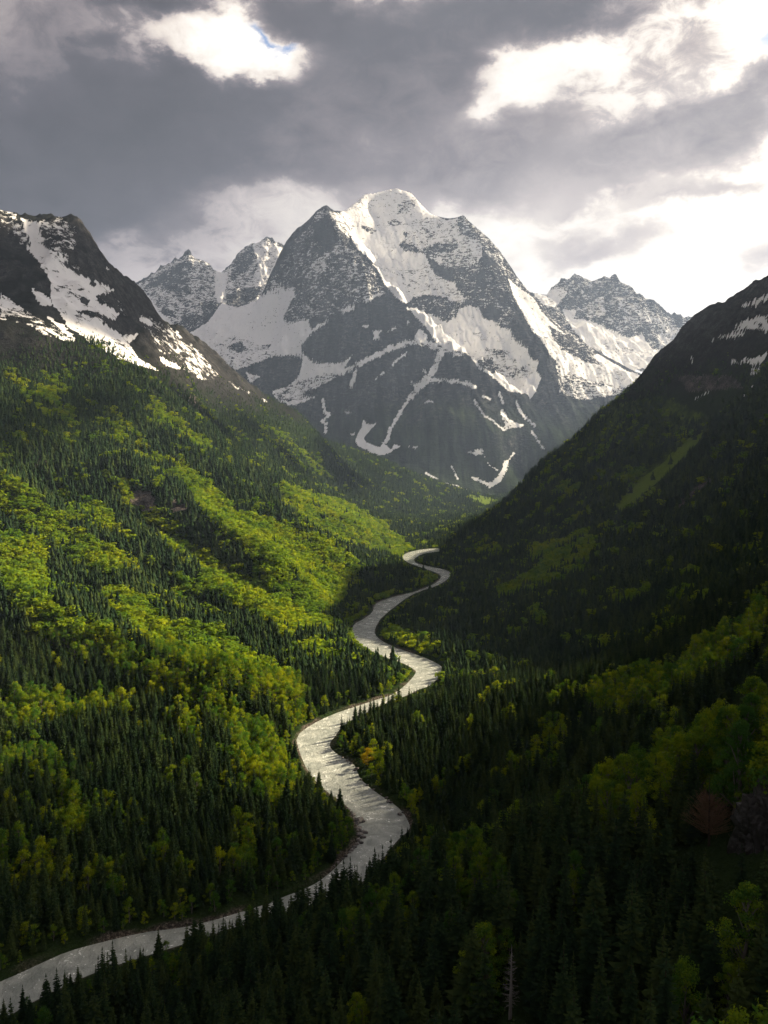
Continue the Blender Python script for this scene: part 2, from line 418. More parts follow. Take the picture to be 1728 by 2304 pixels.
# ------------------------------------------------------------------ snow cover, surveyed patch by patch (later entries lie over earlier ones)
SNOW_MAIN = [
    ('A', .86, [(390, 190), (520, 90), (600, 70), (690, 50), (780, 75), (835, 135), (890, 195), (960, 228), (1020, 215), (1000, 300), (820, 300), (700, 290), (560, 290), (470, 290), (430, 240)]),
    ('A', .38, [(640, 228), (690, 222), (725, 240), (700, 257), (650, 252)]), ('A', .42, [(500, 255), (545, 262), (592, 282), (560, 302), (510, 275)]), ('A', .5, [(690, 140), (800, 110), (790, 180), (700, 190)]),
    ('A', 1, [(440, 300), (470, 262), (560, 300), (640, 265), (720, 270), (742, 330), (700, 360), (742, 392), (840, 402), (862, 440), (840, 470), (740, 480), (650, 470), (580, 460), (530, 420), (480, 370)]),
    ('A', .76, [(580, 460), (740, 480), (860, 440), (900, 520), (1000, 560), (1060, 650), (1020, 700), (960, 640), (850, 620), (760, 650), (700, 640), (620, 560)]),
    ('A', .97, [(540, 440), (620, 500), (690, 515), (720, 560), (785, 640), (740, 672), (690, 640), (640, 580), (590, 490)]),
    ('A', .66, [(780, 220), (880, 205), (1000, 240), (1040, 210), (1100, 290), (1150, 310), (1150, 420), (1100, 470), (1000, 470), (950, 480), (860, 420), (800, 370), (730, 340), (760, 280)]),
    ('A', .18, [(830, 380), (920, 345), (1020, 350), (1020, 380), (920, 402), (840, 410)]), ('A', .2, [(728, 350), (790, 350), (790, 385), (740, 390)]), ('A', .3, [(1010, 228), (1050, 200), (1110, 258), (1140, 300), (1080, 312), (1030, 290)]),
    ('A', .33, [(1050, 205), (1150, 288), (1240, 378), (1290, 465), (1345, 545), (1415, 620), (1350, 622), (1290, 540), (1240, 470), (1170, 400), (1120, 320)]),
    ('A', .2, [(980, 480), (1080, 460), (1150, 440), (1240, 480), (1290, 560), (1310, 640), (1330, 720), (1280, 800), (1230, 770), (1250, 720), (1200, 680), (1130, 692), (1070, 660), (1030, 600), (1000, 540)]),
    ('A', .5, [(930, 430), (1100, 410), (1130, 430), (1090, 465), (960, 480)]),
    ('A', .2, [(760, 662), (850, 640), (960, 650), (1050, 670), (1012, 710), (1000, 740), (960, 765), (920, 740), (870, 720), (800, 690)]),
    ('A', 1, [(740, 690), (800, 697), (870, 727), (920, 747), (960, 770), (1010, 742), (1022, 700), (1070, 682), (1130, 692), (1150, 742), (1220, 772), (1240, 792), (1300, 812), (1310, 852), (1390, 912), (1400, 962), (1450, 982), (1440, 1032), (1465, 1072), (1430, 1142), (1405, 1185), (1390, 1150),
              (1360, 1150), (1290, 1140), (1240, 1092), (1190, 1052), (1130, 1012), (1080, 942), (1010, 922), (950, 922), (910, 884), (870, 832), (820, 772), (780, 732)]),
    ('A', .62, [(1170, 900), (1300, 930), (1350, 1000), (1430, 1000), (1420, 1060), (1330, 1080), (1200, 1050), (1120, 990)]),
    ('A', .25, [(1110, 965), (1200, 970), (1250, 1020), (1210, 1042), (1150, 1010)]), ('A', .2, [(1285, 1035), (1330, 1045), (1310, 1067)]), ('A', .3, [(1200, 915), (1260, 920), (1270, 945), (1220, 937)]), ('A', .7, [(1075, 825), (1140, 830), (1190, 880), (1150, 872)]),
    ('A', .92, [(1290, 540), (1340, 580), (1410, 640), (1450, 672), (1480, 722), (1440, 732), (1500, 790), (1550, 800), (1560, 862), (1620, 930), (1659, 980), (1659, 1000), (1560, 922), (1500, 912), (1480, 862), (1430, 822), (1390, 752), (1360, 702), (1320, 642)]),
    ('B', .86, [(540, 130), (600, 188), (642, 208), (700, 285), (760, 326), (830, 386), (880, 426), (960, 476), (1050, 526), (1110, 545), (1060, 602), (960, 602), (860, 572), (780, 532), (720, 462), (690, 402), (640, 352), (600, 282), (560, 202)]),
    ('B', .25, [(650, 212), (760, 282), (840, 372), (920, 452), (900, 472), (820, 402), (740, 332), (680, 272)]), ('B', .2, [(715, 330), (780, 370), (860, 430), (945, 505), (880, 492), (780, 442), (730, 392)]),
    ('B', .45, [(745, 500), (860, 560), (1060, 610), (1000, 632), (850, 652), (760, 622)]), ('B', .9, [(760, 515), (800, 528), (790, 545), (765, 540)]), ('B', .8, [(880, 600), (960, 590), (1010, 606), (940, 622)]),
    # buttress below the second top
    ('A', .28, [(320, 150), (350, 180), (440, 330), (440, 350), (520, 430), (590, 520), (620, 580), (632, 610), (540, 640), (400, 700), (320, 740), (220, 752), (160, 832), (150, 770), (90, 772), (100, 700), (140, 640), (130, 588), (60, 638), (0, 665), (0, 560), (100, 420), (150, 330), (220, 270), (270, 180)]),
    ('A', .58, [(330, 180), (400, 190), (462, 260), (440, 322), (390, 270)]), ('A', .5, [(250, 440), (340, 400), (380, 350), (430, 370), (360, 440), (300, 500), (220, 560)]), ('A', 1, [(380, 710), (430, 690), (470, 680), (472, 702), (420, 722)]), ('A', 1, [(510, 664), (600, 612), (632, 610), (560, 664)]),
    ('A', .38, [(400, 500), (480, 530), (540, 520), (560, 620), (480, 640), (380, 600)]), ('A', .36, [(330, 390), (560, 480), (600, 580), (480, 560), (350, 480)]), ('A', .05, [(250, 250), (330, 190), (390, 330), (330, 390), (250, 340)]),
    # sunny-side snow apron
    ('C', 1, [(820, 632), (900, 582), (960, 500), (1030, 520), (1075, 505), (1120, 470), (1230, 440), (1262, 450), (1240, 500), (1222, 580), (1262, 592), (1330, 570), (1345, 620), (1300, 702), (1300, 740), (1190, 730), (1100, 762), (1020, 792), (900, 692)]),
    ('A', 1, [(0, 660), (60, 632), (110, 590), (140, 588), (152, 620), (120, 680), (95, 722), (90, 772), (150, 772), (217, 752), (200, 790), (160, 842), (230, 822), (280, 780), (345, 748), (310, 782), (240, 822), (190, 872), (185, 922), (140, 932), (60, 950), (0, 960)]),
    ('C', .7, [(900, 690), (1010, 640), (1150, 690), (1200, 722), (1100, 762), (1010, 792)]), ('C', .1, [(985, 688), (1040, 668), (1075, 708), (1020, 716)]), ('C', .2, [(1130, 685), (1175, 680), (1160, 698)]),
    ('C', .1, [(975, 470), (1050, 440), (1130, 428), (1110, 482), (1030, 522), (980, 512)]), ('C', .12, [(868, 500), (940, 488), (942, 530), (880, 562)]), ('C', .12, [(800, 560), (870, 556), (882, 590), (830, 612), (780, 592)]),
    ('C', 0, [(1075, 792), (1120, 770), (1190, 738), (1250, 728), (1295, 732), (1302, 782), (1270, 832), (1170, 872), (1090, 842)]), ('C', .75, [(1060, 800), (1120, 820), (1080, 850)]),
    ('A', 0, [(186, 890), (260, 812), (350, 772), (470, 702), (540, 662), (632, 612), (700, 660), (740, 692), (800, 742), (850, 802), (910, 887), (860, 882), (800, 842), (740, 872), (680, 892), (560, 942), (450, 972), (380, 992), (270, 992), (200, 952)]),
    ('A', 1, [(560, 815), (620, 812), (600, 832), (600, 857), (565, 862), (575, 835)]), ('A', 1, [(510, 790), (545, 782), (530, 802)]), ('A', .8, [(640, 820), (690, 790), (690, 812)]), ('A', 1, [(808, 808), (850, 830), (862, 862), (780, 862)]), ('A', .9, [(740, 770), (765, 765), (750, 785)]),
    ('A', 1, [(190, 940), (270, 992), (370, 987), (400, 992), (458, 942), (420, 1002), (400, 1042), (330, 1072), (250, 1102), (150, 1132), (30, 1152), (30, 1137), (110, 1112), (170, 1062), (185, 1012)]),
    ('A', .58, [(120, 1100), (250, 1060), (400, 1040), (330, 1090), (200, 1150), (60, 1165)]),
    ('A', .6, [(830, 888), (930, 905), (1010, 930), (1060, 942), (960, 960), (900, 930)]), ('A', 0, [(945, 930), (990, 935), (995, 962), (950, 968)]),
    ('A', .95, [(765, 1085), (800, 1100), (830, 1075), (850, 1040), (815, 1010), (840, 1040), (880, 1070), (850, 1110), (800, 1140)]),
    ('C', .55, [(1180, 900), (1260, 880), (1340, 900), (1280, 945), (1200, 925)]),
    ('D', 1, [(600, 120), (622, 150), (684, 144), (640, 192), (600, 237), (622, 267), (690, 292), (740, 280), (770, 312), (790, 278), (832, 287), (770, 327), (700, 348), (650, 322), (580, 292), (550, 255), (575, 200), (590, 160)]),
    ('D', 1, [(1108, 515), (1180, 530), (1248, 558), (1240, 580), (1160, 552)]), ('D', 1, [(1470, 60), (1510, 120), (1592, 155), (1500, 162), (1465, 178), (1500, 140)]), ('D', .6, [(480, 70), (530, 65), (530, 80), (490, 82)]), ('D', .8, [(880, 290), (940, 285), (930, 300)]),
    ('D', .7, [(520, 210), (548, 205), (545, 222)]), ('D', .6, [(1340, 300), (1240, 330), (1360, 350)]),
]
SNOW_LINES = [('A', 24, [(400, 1040), (480, 1000), (560, 958), (640, 922), (740, 880), (830, 872), (900, 892)]), ('A', 18, [(450, 1115), (465, 1060), (480, 1012)]), ('A', 12, [(670, 1000), (700, 965), (745, 940)]), ('A', 8, [(580, 1070), (630, 1035)]),
              ('A', 30, [(935, 930), (910, 980), (890, 1030), (850, 1070), (800, 1130), (760, 1180)]), ('A', 18, [(880, 1080), (940, 1082), (1020, 1085), (1110, 1112)]),
              ('D', 20, [(885, -10), (840, 60), (770, 180), (755, 240), (700, 310)]), ('D', 18, [(350, 0), (360, 70), (388, 90), (345, 130), (370, 145), (366, 200)]), ('D', 13, [(1290, 0), (1350, 90), (1430, 150), (1480, 190)]),
              ('D', 30, [(1490, 390), (1470, 450), (1440, 500), (1385, 530)]), ('D', 14, [(1390, 530), (1280, 480)]), ('D', 7, [(1540, 330), (1490, 390)]), ('D', 9, [(990, 455), (1060, 490)]), ('D', 6, [(1150, 410), (1190, 490)]), ('D', 5, [(1440, 440), (1370, 390)]),
              ('B', 13, [(570, 660), (600, 720), (650, 762)]), ('B', 14, [(510, 700), (530, 770), (595, 762)]), ('B', 8, [(640, 790), (690, 865)]), ('B', 10, [(500, 625), (515, 665)]), ('B', 8, [(430, 635), (460, 650)]), ('B', 7, [(180, 660), (210, 660)]),
              ('D', 16, [(130, 25), (220, 5), (290, -15)]), ('D', 8, [(1545, 15), (1590, 90), (1659, 150)])]
SNOW_TWIN = [('C', .45, [(400, 700), (590, 425), (640, 395), (700, 350), (760, 320), (822, 288), (845, 315), (900, 325), (930, 360), (970, 365), (1000, 335), (1030, 290), (1095, 230), (1150, 220), (1240, 270), (1300, 700)]),
             ('C', .2, [(620, 440), (700, 370), (800, 320), (830, 330), (800, 420), (830, 470), (780, 470), (700, 430)]), ('C', 1, [(932, 362), (985, 368), (978, 430), (962, 500), (938, 500), (928, 430)]),
             ('C', .7, [(1090, 250), (1150, 232), (1240, 272), (1205, 340), (1150, 402), (1110, 442), (1080, 420), (1120, 330)]), ('C', .14, [(1000, 345), (1030, 300), (1090, 245), (1100, 300), (1060, 370), (1000, 400)]),
             ('C', .1, [(975, 470), (1050, 440), (1130, 428), (1110, 482), (1030, 522), (980, 512)]), ('C', .12, [(868, 500), (940, 488), (942, 530), (880, 562)]), ('C', .12, [(780, 560), (870, 556), (882, 590), (830, 612), (780, 592)]),
             ('C', .12, [(700, 520), (750, 540), (760, 570), (700, 552)]), ('C', .9, [(600, 450), (640, 470), (690, 540), (760, 600), (700, 600), (620, 520)]), ('C', .97, [(880, 585), (960, 505), (1040, 525), (1240, 440), (1300, 500), (1300, 800), (820, 640)])]
SNOW_EAST = [('B', .25, [(500, 600), (640, 190), (830, 105), (1010, 115), (1100, 180), (1240, 300), (1360, 295), (1400, 600)]),
             ('B', .85, [(650, 197), (770, 165), (792, 190), (740, 250), (690, 242)]), ('B', .5, [(980, 200), (1060, 220), (1140, 260), (1220, 300), (1262, 340), (1200, 342), (1100, 300), (1040, 270)]), ('B', .5, [(840, 260), (950, 200), (960, 290), (880, 290)]),
             ('B', .5, [(1000, 290), (1090, 290), (1100, 330), (1020, 320)]), ('B', .6, [(1180, 350), (1280, 340), (1240, 420), (1190, 430)]),
             ('B', 1, [(770, 258), (830, 270), (820, 302), (900, 312), (950, 342), (1000, 362), (1060, 385), (1118, 366), (1132, 402), (1160, 432), (1205, 445), (1120, 545), (1060, 540), (960, 480), (880, 420), (820, 352), (785, 300)]),
             ('B', .7, [(940, 410), (1000, 405), (1100, 440), (1060, 455), (960, 440)])]
SNOW_VAL = [
    ('C', .82, [(88, 138), (180, 150), (212, 150), (170, 192), (200, 262), (250, 292), (300, 312), (290, 342), (340, 372), (420, 402), (500, 452), (420, 472), (430, 502), (520, 542), (500, 572), (430, 592), (460, 602), (530, 642), (605, 630), (560, 682), (600, 742), (690, 795), (640, 782), (560, 762), (480, 722),
                (400, 682), (350, 642), (290, 602), (280, 572), (230, 512), (220, 472), (220, 442), (200, 372), (140, 292), (110, 262), (132, 252), (110, 192)]),
    ('C', .55, [(0, 88), (60, 108), (110, 190), (130, 262), (90, 242), (50, 192), (0, 172)]), ('C', .45, [(180, 148), (260, 133), (330, 170), (330, 250), (310, 312), (250, 287), (200, 257), (165, 190)]), ('C', .4, [(270, 322), (350, 318), (382, 350), (340, 372)]),
    ('C', .15, [(265, 330), (300, 340), (360, 375), (440, 400), (420, 405), (340, 380)]), ('C', .1, [(385, 405), (415, 405), (412, 432), (385, 430)]), ('C', .1, [(350, 480), (390, 485), (375, 508), (350, 500)]), ('C', .12, [(415, 475), (500, 470), (560, 520), (540, 570), (500, 530), (430, 500)]),
    ('C', .2, [(320, 540), (380, 530), (440, 550), (510, 590), (540, 630), (470, 600), (400, 565)]), ('C', .55, [(430, 660), (520, 660), (600, 742), (520, 740)]),
    ('C', .95, [(133, 440), (172, 450), (222, 490), (228, 512), (180, 512), (155, 480)]), ('C', .55, [(0, 452), (60, 500), (150, 560), (250, 602), (325, 652), (300, 672), (200, 642), (100, 592), (0, 572)]), ('C', .9, [(0, 470), (60, 515), (40, 540), (0, 520)]), ('C', .85, [(200, 562), (260, 590), (322, 640), (300, 650)]),
    ('C', .3, [(650, 560), (720, 600), (780, 640), (800, 672), (850, 692), (900, 762), (960, 822), (900, 832), (800, 792), (720, 752), (680, 702), (640, 642), (600, 562)]), ('C', .95, [(597, 562), (630, 565), (665, 590), (660, 602), (605, 578)]), ('C', .7, [(720, 592), (760, 620), (795, 662), (760, 640)]),
    ('C', .75, [(690, 730), (780, 780), (772, 792), (700, 762)]), ('C', .45, [(780, 760), (900, 800), (940, 840), (860, 830)]), ('C', .5, [(970, 830), (1050, 870), (1100, 900), (1020, 870)]), ('C', .5, [(1120, 900), (1160, 930), (1140, 930)]), ('C', .8, [(660, 650), (690, 665), (680, 675)]), ('C', .8, [(805, 740), (850, 745), (840, 760)]),
    ('C', .9, [(470, 690), (490, 685), (488, 700)]), ('C', .7, [(455, 350), (475, 355), (470, 365)]), ('C', .8, [(300, 640), (330, 660), (315, 670)]),
    ('J', .9, [(1465, 275), (1560, 235), (1659, 195), (1659, 225), (1560, 265), (1500, 290)]), ('J', .8, [(1420, 430), (1480, 385), (1659, 340), (1659, 440), (1620, 470), (1560, 440), (1480, 440)]), ('J', .35, [(1560, 400), (1620, 390), (1610, 430)]), ('J', .8, [(1260, 522), (1330, 480), (1500, 460), (1470, 495), (1350, 500)]),
    ('J', .7, [(1390, 640), (1500, 690), (1480, 640), (1560, 650), (1659, 610), (1620, 680), (1560, 690), (1500, 670), (1400, 685)]), ('J', .7, [(1540, 710), (1600, 720), (1580, 770), (1530, 780)]), ('J', .85, [(1520, 870), (1550, 820), (1560, 850), (1535, 880)]), ('J', .9, [(1140, 935), (1260, 872), (1240, 895), (1150, 940)]),
    ('J', .9, [(995, 735), (1030, 708), (1010, 735)]), ('J', .8, [(1110, 650), (1130, 655), (1120, 690)]), ('J', .7, [(1470, 930), (1500, 880), (1500, 900), (1480, 935)]),
]
# bare rock faces and open grass on the valley sides
ROCK_VAL = [('E', .8, [(130, 30), (210, 20), (230, 130), (160, 130)]), ('E', .9, [(570, 180), (640, 190), (690, 260), (640, 290), (560, 260)]), ('E', .8, [(730, 230), (810, 230), (820, 290), (740, 290)]), ('E', .8, [(880, 300), (940, 300), (970, 400), (910, 380)]), ('E', .7, [(820, 60), (860, 60), (890, 140), (850, 120)]),
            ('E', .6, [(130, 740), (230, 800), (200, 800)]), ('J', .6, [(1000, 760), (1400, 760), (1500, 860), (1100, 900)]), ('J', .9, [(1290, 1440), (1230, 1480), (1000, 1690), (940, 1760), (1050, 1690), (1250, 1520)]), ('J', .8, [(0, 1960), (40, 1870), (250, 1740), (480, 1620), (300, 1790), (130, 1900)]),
            ('C', .6, [(760, 900), (860, 900), (880, 960), (800, 960)]), ('J', .7, [(1160, 1190), (1250, 1100), (1180, 1160)])]
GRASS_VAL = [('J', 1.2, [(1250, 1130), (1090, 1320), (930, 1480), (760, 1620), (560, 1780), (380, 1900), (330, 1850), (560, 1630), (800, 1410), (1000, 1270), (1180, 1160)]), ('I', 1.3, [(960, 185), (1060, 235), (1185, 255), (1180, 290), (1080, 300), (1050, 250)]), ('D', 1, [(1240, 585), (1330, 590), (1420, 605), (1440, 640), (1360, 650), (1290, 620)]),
             ('J', .5, [(0, 1480), (300, 1200), (600, 960), (900, 900), (1250, 1050), (1150, 1180), (900, 1400), (600, 1620), (300, 1800), (0, 1900)]), ('E', .5, [(90, 690), (330, 730), (450, 800), (250, 860), (140, 800)])]


def cover(layers, lines, X, Y, wob=2.2, base=0.0):
    n1 = fbm(X, Y, 16, 3, seed=1.1)
    n2 = fbm(X, Y, 16, 3, seed=6.6)
    n3 = fbm(X, Y, 5, 3, 0.7, seed=3.6)
    Xw, Yw = X + (n1 * 2.2 + n3 * .8) * wob, Y + (n2 * 2.2 - n3 * .8) * wob
    c = np.full(X.shape, base)
    for s, v, poly in layers:
        q = ph(s, poly)
        a = np.array(q)
        m = (X > a[:, 0].min() - 14) & (X < a[:, 0].max() + 14) & (Y > a[:, 1].min() - 14) & (Y < a[:, 1].max() + 14)
        if m.any():
            k = in_poly(Xw[m], Yw[m], q)
            c[m] = np.where(k, v, c[m])
    for s, w, line in lines:
        q = ph(s, line)
        half = w / SHEET[s][2] / 2
        a = np.array(q)
        m = (X > a[:, 0].min() - 14) & (X < a[:, 0].max() + 14) & (Y > a[:, 1].min() - 14) & (Y < a[:, 1].max() + 14)
        if m.any():
            k = line_dist(Xw[m], Yw[m], q) < half * (1 + n3[m] * 1.5 + n1[m] * .8)
            c[m] = np.where(k, .84, c[m])
    return c


# what grows where: share of broadleaf trees (rest spruce), or -1 for open ground
GROW = [
    ('C', .38, [(0, 800), (100, 790), (200, 785), (330, 870), (300, 930), (400, 960), (520, 970), (600, 1060), (700, 1100), (800, 1200), (870, 1306), (720, 1250), (600, 1150), (480, 1080), (380, 1040), (260, 1000), (160, 940), (60, 860)]),
    ('C', .8, [(650, 900), (700, 900), (760, 980), (850, 1050), (925, 1100), (900, 1130), (800, 1090), (700, 1020), (620, 960)]), ('C', .45, [(1100, 1000), (1250, 1070), (1370, 1150), (1450, 1270), (1350, 1230), (1250, 1150), (1130, 1100)]),
    ('C', .6, [(70, 840), (160, 820), (260, 940), (290, 1010), (240, 1010), (130, 930)]),
    ('E', .93, [(0, 110), (90, 140), (200, 260), (260, 320), (380, 385), (480, 435), (572, 485), (572, 525), (480, 545), (380, 525), (260, 445), (160, 380), (100, 340), (0, 270)]),
    ('E', .85, [(0, 340), (90, 370), (200, 410), (212, 560), (240, 630), (160, 630), (60, 565), (0, 510)]),
    ('E', .95, [(0, 510), (100, 580), (200, 640), (330, 720), (450, 790), (560, 840), (650, 900), (740, 950), (860, 1020), (1000, 1070), (1150, 1180), (1200, 1250), (1270, 1344), (1080, 1344), (960, 1210), (860, 1110), (760, 1070), (640, 1070), (560, 990), (440, 940), (330, 910), (250, 870), (140, 810), (90, 700), (0, 610)]),
    ('E', .95, [(490, 120), (560, 160), (640, 250), (700, 320), (800, 390), (900, 460), (1000, 520), (1100, 580), (1200, 650), (1300, 700), (1440, 745), (1440, 795), (1300, 795), (1200, 765), (1080, 730), (960, 650), (870, 600), (860, 510), (760, 440), (670, 380), (610, 290), (530, 250)]),
    ('E', .75, [(1190, 775), (1300, 795), (1445, 855), (1440, 925), (1330, 905), (1220, 840)]),
    ('E', .92, [(770, 50), (880, 140), (980, 240), (1080, 290), (1200, 320), (1330, 370), (1450, 420), (1575, 530), (1510, 600), (1500, 660), (1430, 725), (1300, 710), (1180, 630), (1090, 550), (1070, 450), (1000, 390), (900, 300), (820, 210), (750, 120)]),
    ('E', .88, [(1180, 140), (1300, 190), (1450, 230), (1600, 300), (1659, 330), (1740, 400), (1800, 480), (1740, 490), (1659, 465), (1540, 435), (1400, 375), (1290, 315), (1225, 235)]),
    ('E', .9, [(430, 620), (560, 600), (650, 690), (760, 760), (900, 880), (1050, 950), (1150, 1020), (1200, 1100), (1100, 1080), (950, 1030), (800, 960), (680, 880), (560, 790), (470, 700)]),
    ('E', .9, [(780, 750), (940, 780), (1000, 850), (1120, 900), (1280, 980), (1330, 1050), (1320, 1200), (1200, 1140), (1100, 990), (950, 900), (850, 850)]),
    ('E', .45, [(230, 180), (420, 200), (560, 400), (420, 380), (300, 300)]), ('E', .5, [(600, 470), (880, 600), (900, 700), (700, 640)]),
    ('E', .7, [(0, 1050), (60, 1040), (300, 1050), (440, 1080), (560, 1060), (600, 1120), (460, 1130), (330, 1140), (200, 1200), (90, 1250), (0, 1270)]),
    ('E', .04, [(0, 640), (100, 720), (130, 800), (300, 880), (240, 960), (0, 1020)]), ('E', .03, [(380, 880), (470, 900), (470, 980), (380, 960)]), ('E', .05, [(500, 960), (660, 980), (640, 1060), (500, 1040)]),
    ('E', .05, [(870, 640), (1060, 700), (1200, 790), (1240, 900), (1300, 960), (1150, 900), (1000, 830), (940, 760)]),
    ('I', .9, [(640, 190), (730, 180), (740, 240), (690, 370), (640, 380), (520, 330), (400, 290), (250, 240), (110, 140), (0, 120), (0, 0), (200, 40), (520, 60), (700, 130)]), ('I', .85, [(740, 380), (840, 350), (840, 430), (750, 440)]),
    ('I', .7, [(300, 980), (400, 990), (390, 1060), (330, 1100), (220, 1020)]),
    ('G', .6, [(60, 80), (200, 80), (240, 170), (330, 380), (400, 420), (400, 520), (250, 480), (100, 460), (0, 440), (0, 180)]), ('G', .8, [(0, 600), (150, 620), (320, 650), (330, 740), (200, 780), (0, 780)]), ('G', .7, [(380, 640), (540, 640), (540, 820), (430, 800), (370, 720)]),
    ('G', .8, [(700, 20), (860, 0), (900, 150), (1060, 130), (1100, 180), (1230, 160), (1290, 300), (1250, 400), (1150, 420), (1080, 240), (950, 240), (850, 120)]), ('G', .55, [(950, 400), (1200, 420), (1250, 520), (1000, 520)]),
    ('G', .92, [(560, 860), (680, 850), (850, 780), (1000, 760), (1180, 760), (1350, 580), (1430, 590), (1440, 680), (1280, 770), (1150, 830), (900, 890), (700, 940), (250, 1000), (0, 1150), (0, 1090), (240, 950)]),
    ('H', .9, [(1080, 100), (1160, 60), (1230, 0), (1659, 0), (1659, 230), (1500, 250), (1350, 200), (1250, 250), (1100, 240)]), ('H', .7, [(840, 220), (940, 140), (1030, 200), (1140, 330), (1100, 420), (940, 400), (840, 300)]), ('H', .8, [(360, 400), (450, 400), (540, 650), (450, 720), (330, 660), (250, 600), (280, 520)]),
    ('H', .7, [(130, 520), (200, 500), (230, 560), (160, 620)]), ('H', .9, [(720, 560), (790, 530), (870, 640), (850, 760), (730, 760)]), ('H', .85, [(530, 700), (620, 690), (690, 800), (560, 830)]), ('H', .8, [(370, 890), (550, 870), (560, 980), (450, 1020)]), ('H', .5, [(1060, 700), (1280, 760), (1270, 850), (1080, 840)]),
    ('H', .5, [(1190, 420), (1300, 420), (1320, 560), (1230, 580)]), ('H', .6, [(1400, 850), (1600, 800), (1659, 1000), (1450, 1020)]), ('H', .5, [(870, 1200), (960, 1200), (960, 1256), (870, 1256)]), ('H', .5, [(1250, 1180), (1350, 1160), (1659, 1100), (1659, 1256), (1250, 1256)]),
    ('F', .96, [(850, 850), (1000, 790), (1150, 740), (1280, 740), (1340, 660), (1450, 600), (1560, 540), (1659, 480), (1659, 640), (1500, 740), (1400, 800), (1250, 850), (1200, 950), (1050, 940), (900, 950)]), ('F', .85, [(1560, 470), (1659, 400), (1659, 480), (1580, 540)]),
    ('F', .6, [(340, 260), (480, 230), (540, 270), (440, 290)]), ('F', .8, [(470, 430), (640, 350), (800, 290), (900, 220), (950, 190), (900, 260), (880, 350), (760, 380), (640, 430), (500, 460)]), ('F', .85, [(1030, 460), (1160, 390), (1150, 440), (1050, 480)]),
    ('F', .6, [(640, 500), (700, 490), (700, 550), (640, 540)]), ('F', .6, [(880, 540), (920, 500), (930, 540)]), ('F', .5, [(800, 560), (840, 560), (840, 600), (800, 600)]),
    ('F', .7, [(0, 590), (130, 640), (180, 700), (0, 640)]), ('F', .9, [(1160, 1080), (1290, 1040), (1350, 1120), (1240, 1200), (1170, 1160)]), ('F', .55, [(640, 1000), (760, 960), (800, 1060), (700, 1100)]), ('F', .04, [(0, 1030), (300, 930), (560, 870), (700, 820), (700, 1000), (500, 1100), (0, 1230)]),
    ('I', .6, [(600, 1090), (780, 1050), (960, 1180), (1040, 1280), (900, 1290), (700, 1200)]), ('I', .7, [(1000, 560), (1190, 570), (1205, 640), (1080, 680), (960, 650)]), ('N', .9, [(830, 500), (1050, 560), (1150, 760), (1050, 860), (880, 760)]), ('N', .8, [(1200, 870), (1360, 880), (1400, 1000), (1300, 1180), (1200, 1000)]),
    ('M', .8, [(1370, 250), (1520, 250), (1560, 500), (1450, 480), (1370, 350)]), ('J', .22, [(0, 1480), (300, 1200), (600, 1000), (1000, 1180), (900, 1400), (600, 1620), (300, 1800), (0, 1900)]), ('J', .75, [(0, 1960), (300, 1880), (600, 1760), (420, 1990), (200, 2100), (0, 2150)]),
    ('J', -1, [(1250, 1130), (1090, 1320), (930, 1480), (760, 1620), (620, 1720), (560, 1690), (800, 1410), (1000, 1270), (1180, 1160)]), ('J', -1, [(1000, 760), (1400, 760), (1500, 860), (1250, 1100), (900, 1000)]), ('J', -1, [(1290, 1440), (1230, 1480), (1000, 1690), (940, 1760), (1050, 1690), (1250, 1520)]),
    ('I', -1, [(960, 185), (1060, 235), (1185, 255), (1180, 290), (1080, 300), (1050, 250)]), ('D', -1, [(1240, 580), (1330, 590), (1420, 605), (1440, 640), (1360, 650), (1290, 620)]), ('E', -1, [(570, 180), (640, 190), (690, 260), (640, 290), (560, 260)]), ('E', -1, [(730, 230), (810, 230), (820, 290), (740, 290)]),
    ('L', -1, [(1490, 280), (1567, 240), (1567, 720), (1500, 720)]),
]
# ------------------------------------------------------------------ materials
class NT:
    def __init__(self, tree):
        self.t = tree
        tree.nodes.clear()

    def n(self, kind, ins=None, **props):
        nd = self.t.nodes.new(kind)
        for k, v in props.items():
            setattr(nd, k, v)
        for k, v in (ins or {}).items():
            s = nd.inputs[k]
            if isinstance(v, bpy.types.NodeSocket):
                self.t.links.new(v, s)
            elif isinstance(v, (tuple, list)) and len(v) == 3 and s.type == 'RGBA':
                s.default_value = (*v, 1)
            else:
                s.default_value = v
        return nd

    def math(self, op, a, b=0.0, c=None, clamp=False):
        ins = {0: a, 1: b}
        if c is not None:
            ins[2] = c
        return self.n('ShaderNodeMath', ins, operation=op, use_clamp=clamp).outputs[0]

    def mix(self, f, a, b, blend='MIX'):
        nd = self.n('ShaderNodeMix', {0: f, 6: a, 7: b}, data_type='RGBA', blend_type=blend)
        return nd.outputs[2]

    def noise(self, vec, scale, detail=4, rough=0.55, dist=0.0):
        return self.n('ShaderNodeTexNoise', {'Vector': vec, 'Scale': scale, 'Detail': detail, 'Roughness': rough, 'Distortion': dist}).outputs['Fac']

    def step(self, v, a, b):
        return self.n('ShaderNodeMapRange', {0: v, 1: a, 2: b}, interpolation_type='SMOOTHSTEP').outputs[0]

    def attr(self, name):
        return self.n('ShaderNodeAttribute', attribute_name=name).outputs['Fac']

    def ramp(self, f, stops):
        nd = self.n('ShaderNodeValToRGB', {0: f})
        e = nd.color_ramp.elements
        while len(e) < len(stops):
            e.new(0.5)
        for el, (p, c) in zip(e, stops):
            el.position = p
            el.color = (*c, 1)
        return nd.outputs[0]


def new_mat(name):
    m = bpy.data.materials.new(name)
    m.use_nodes = True
    return m, NT(m.node_tree)


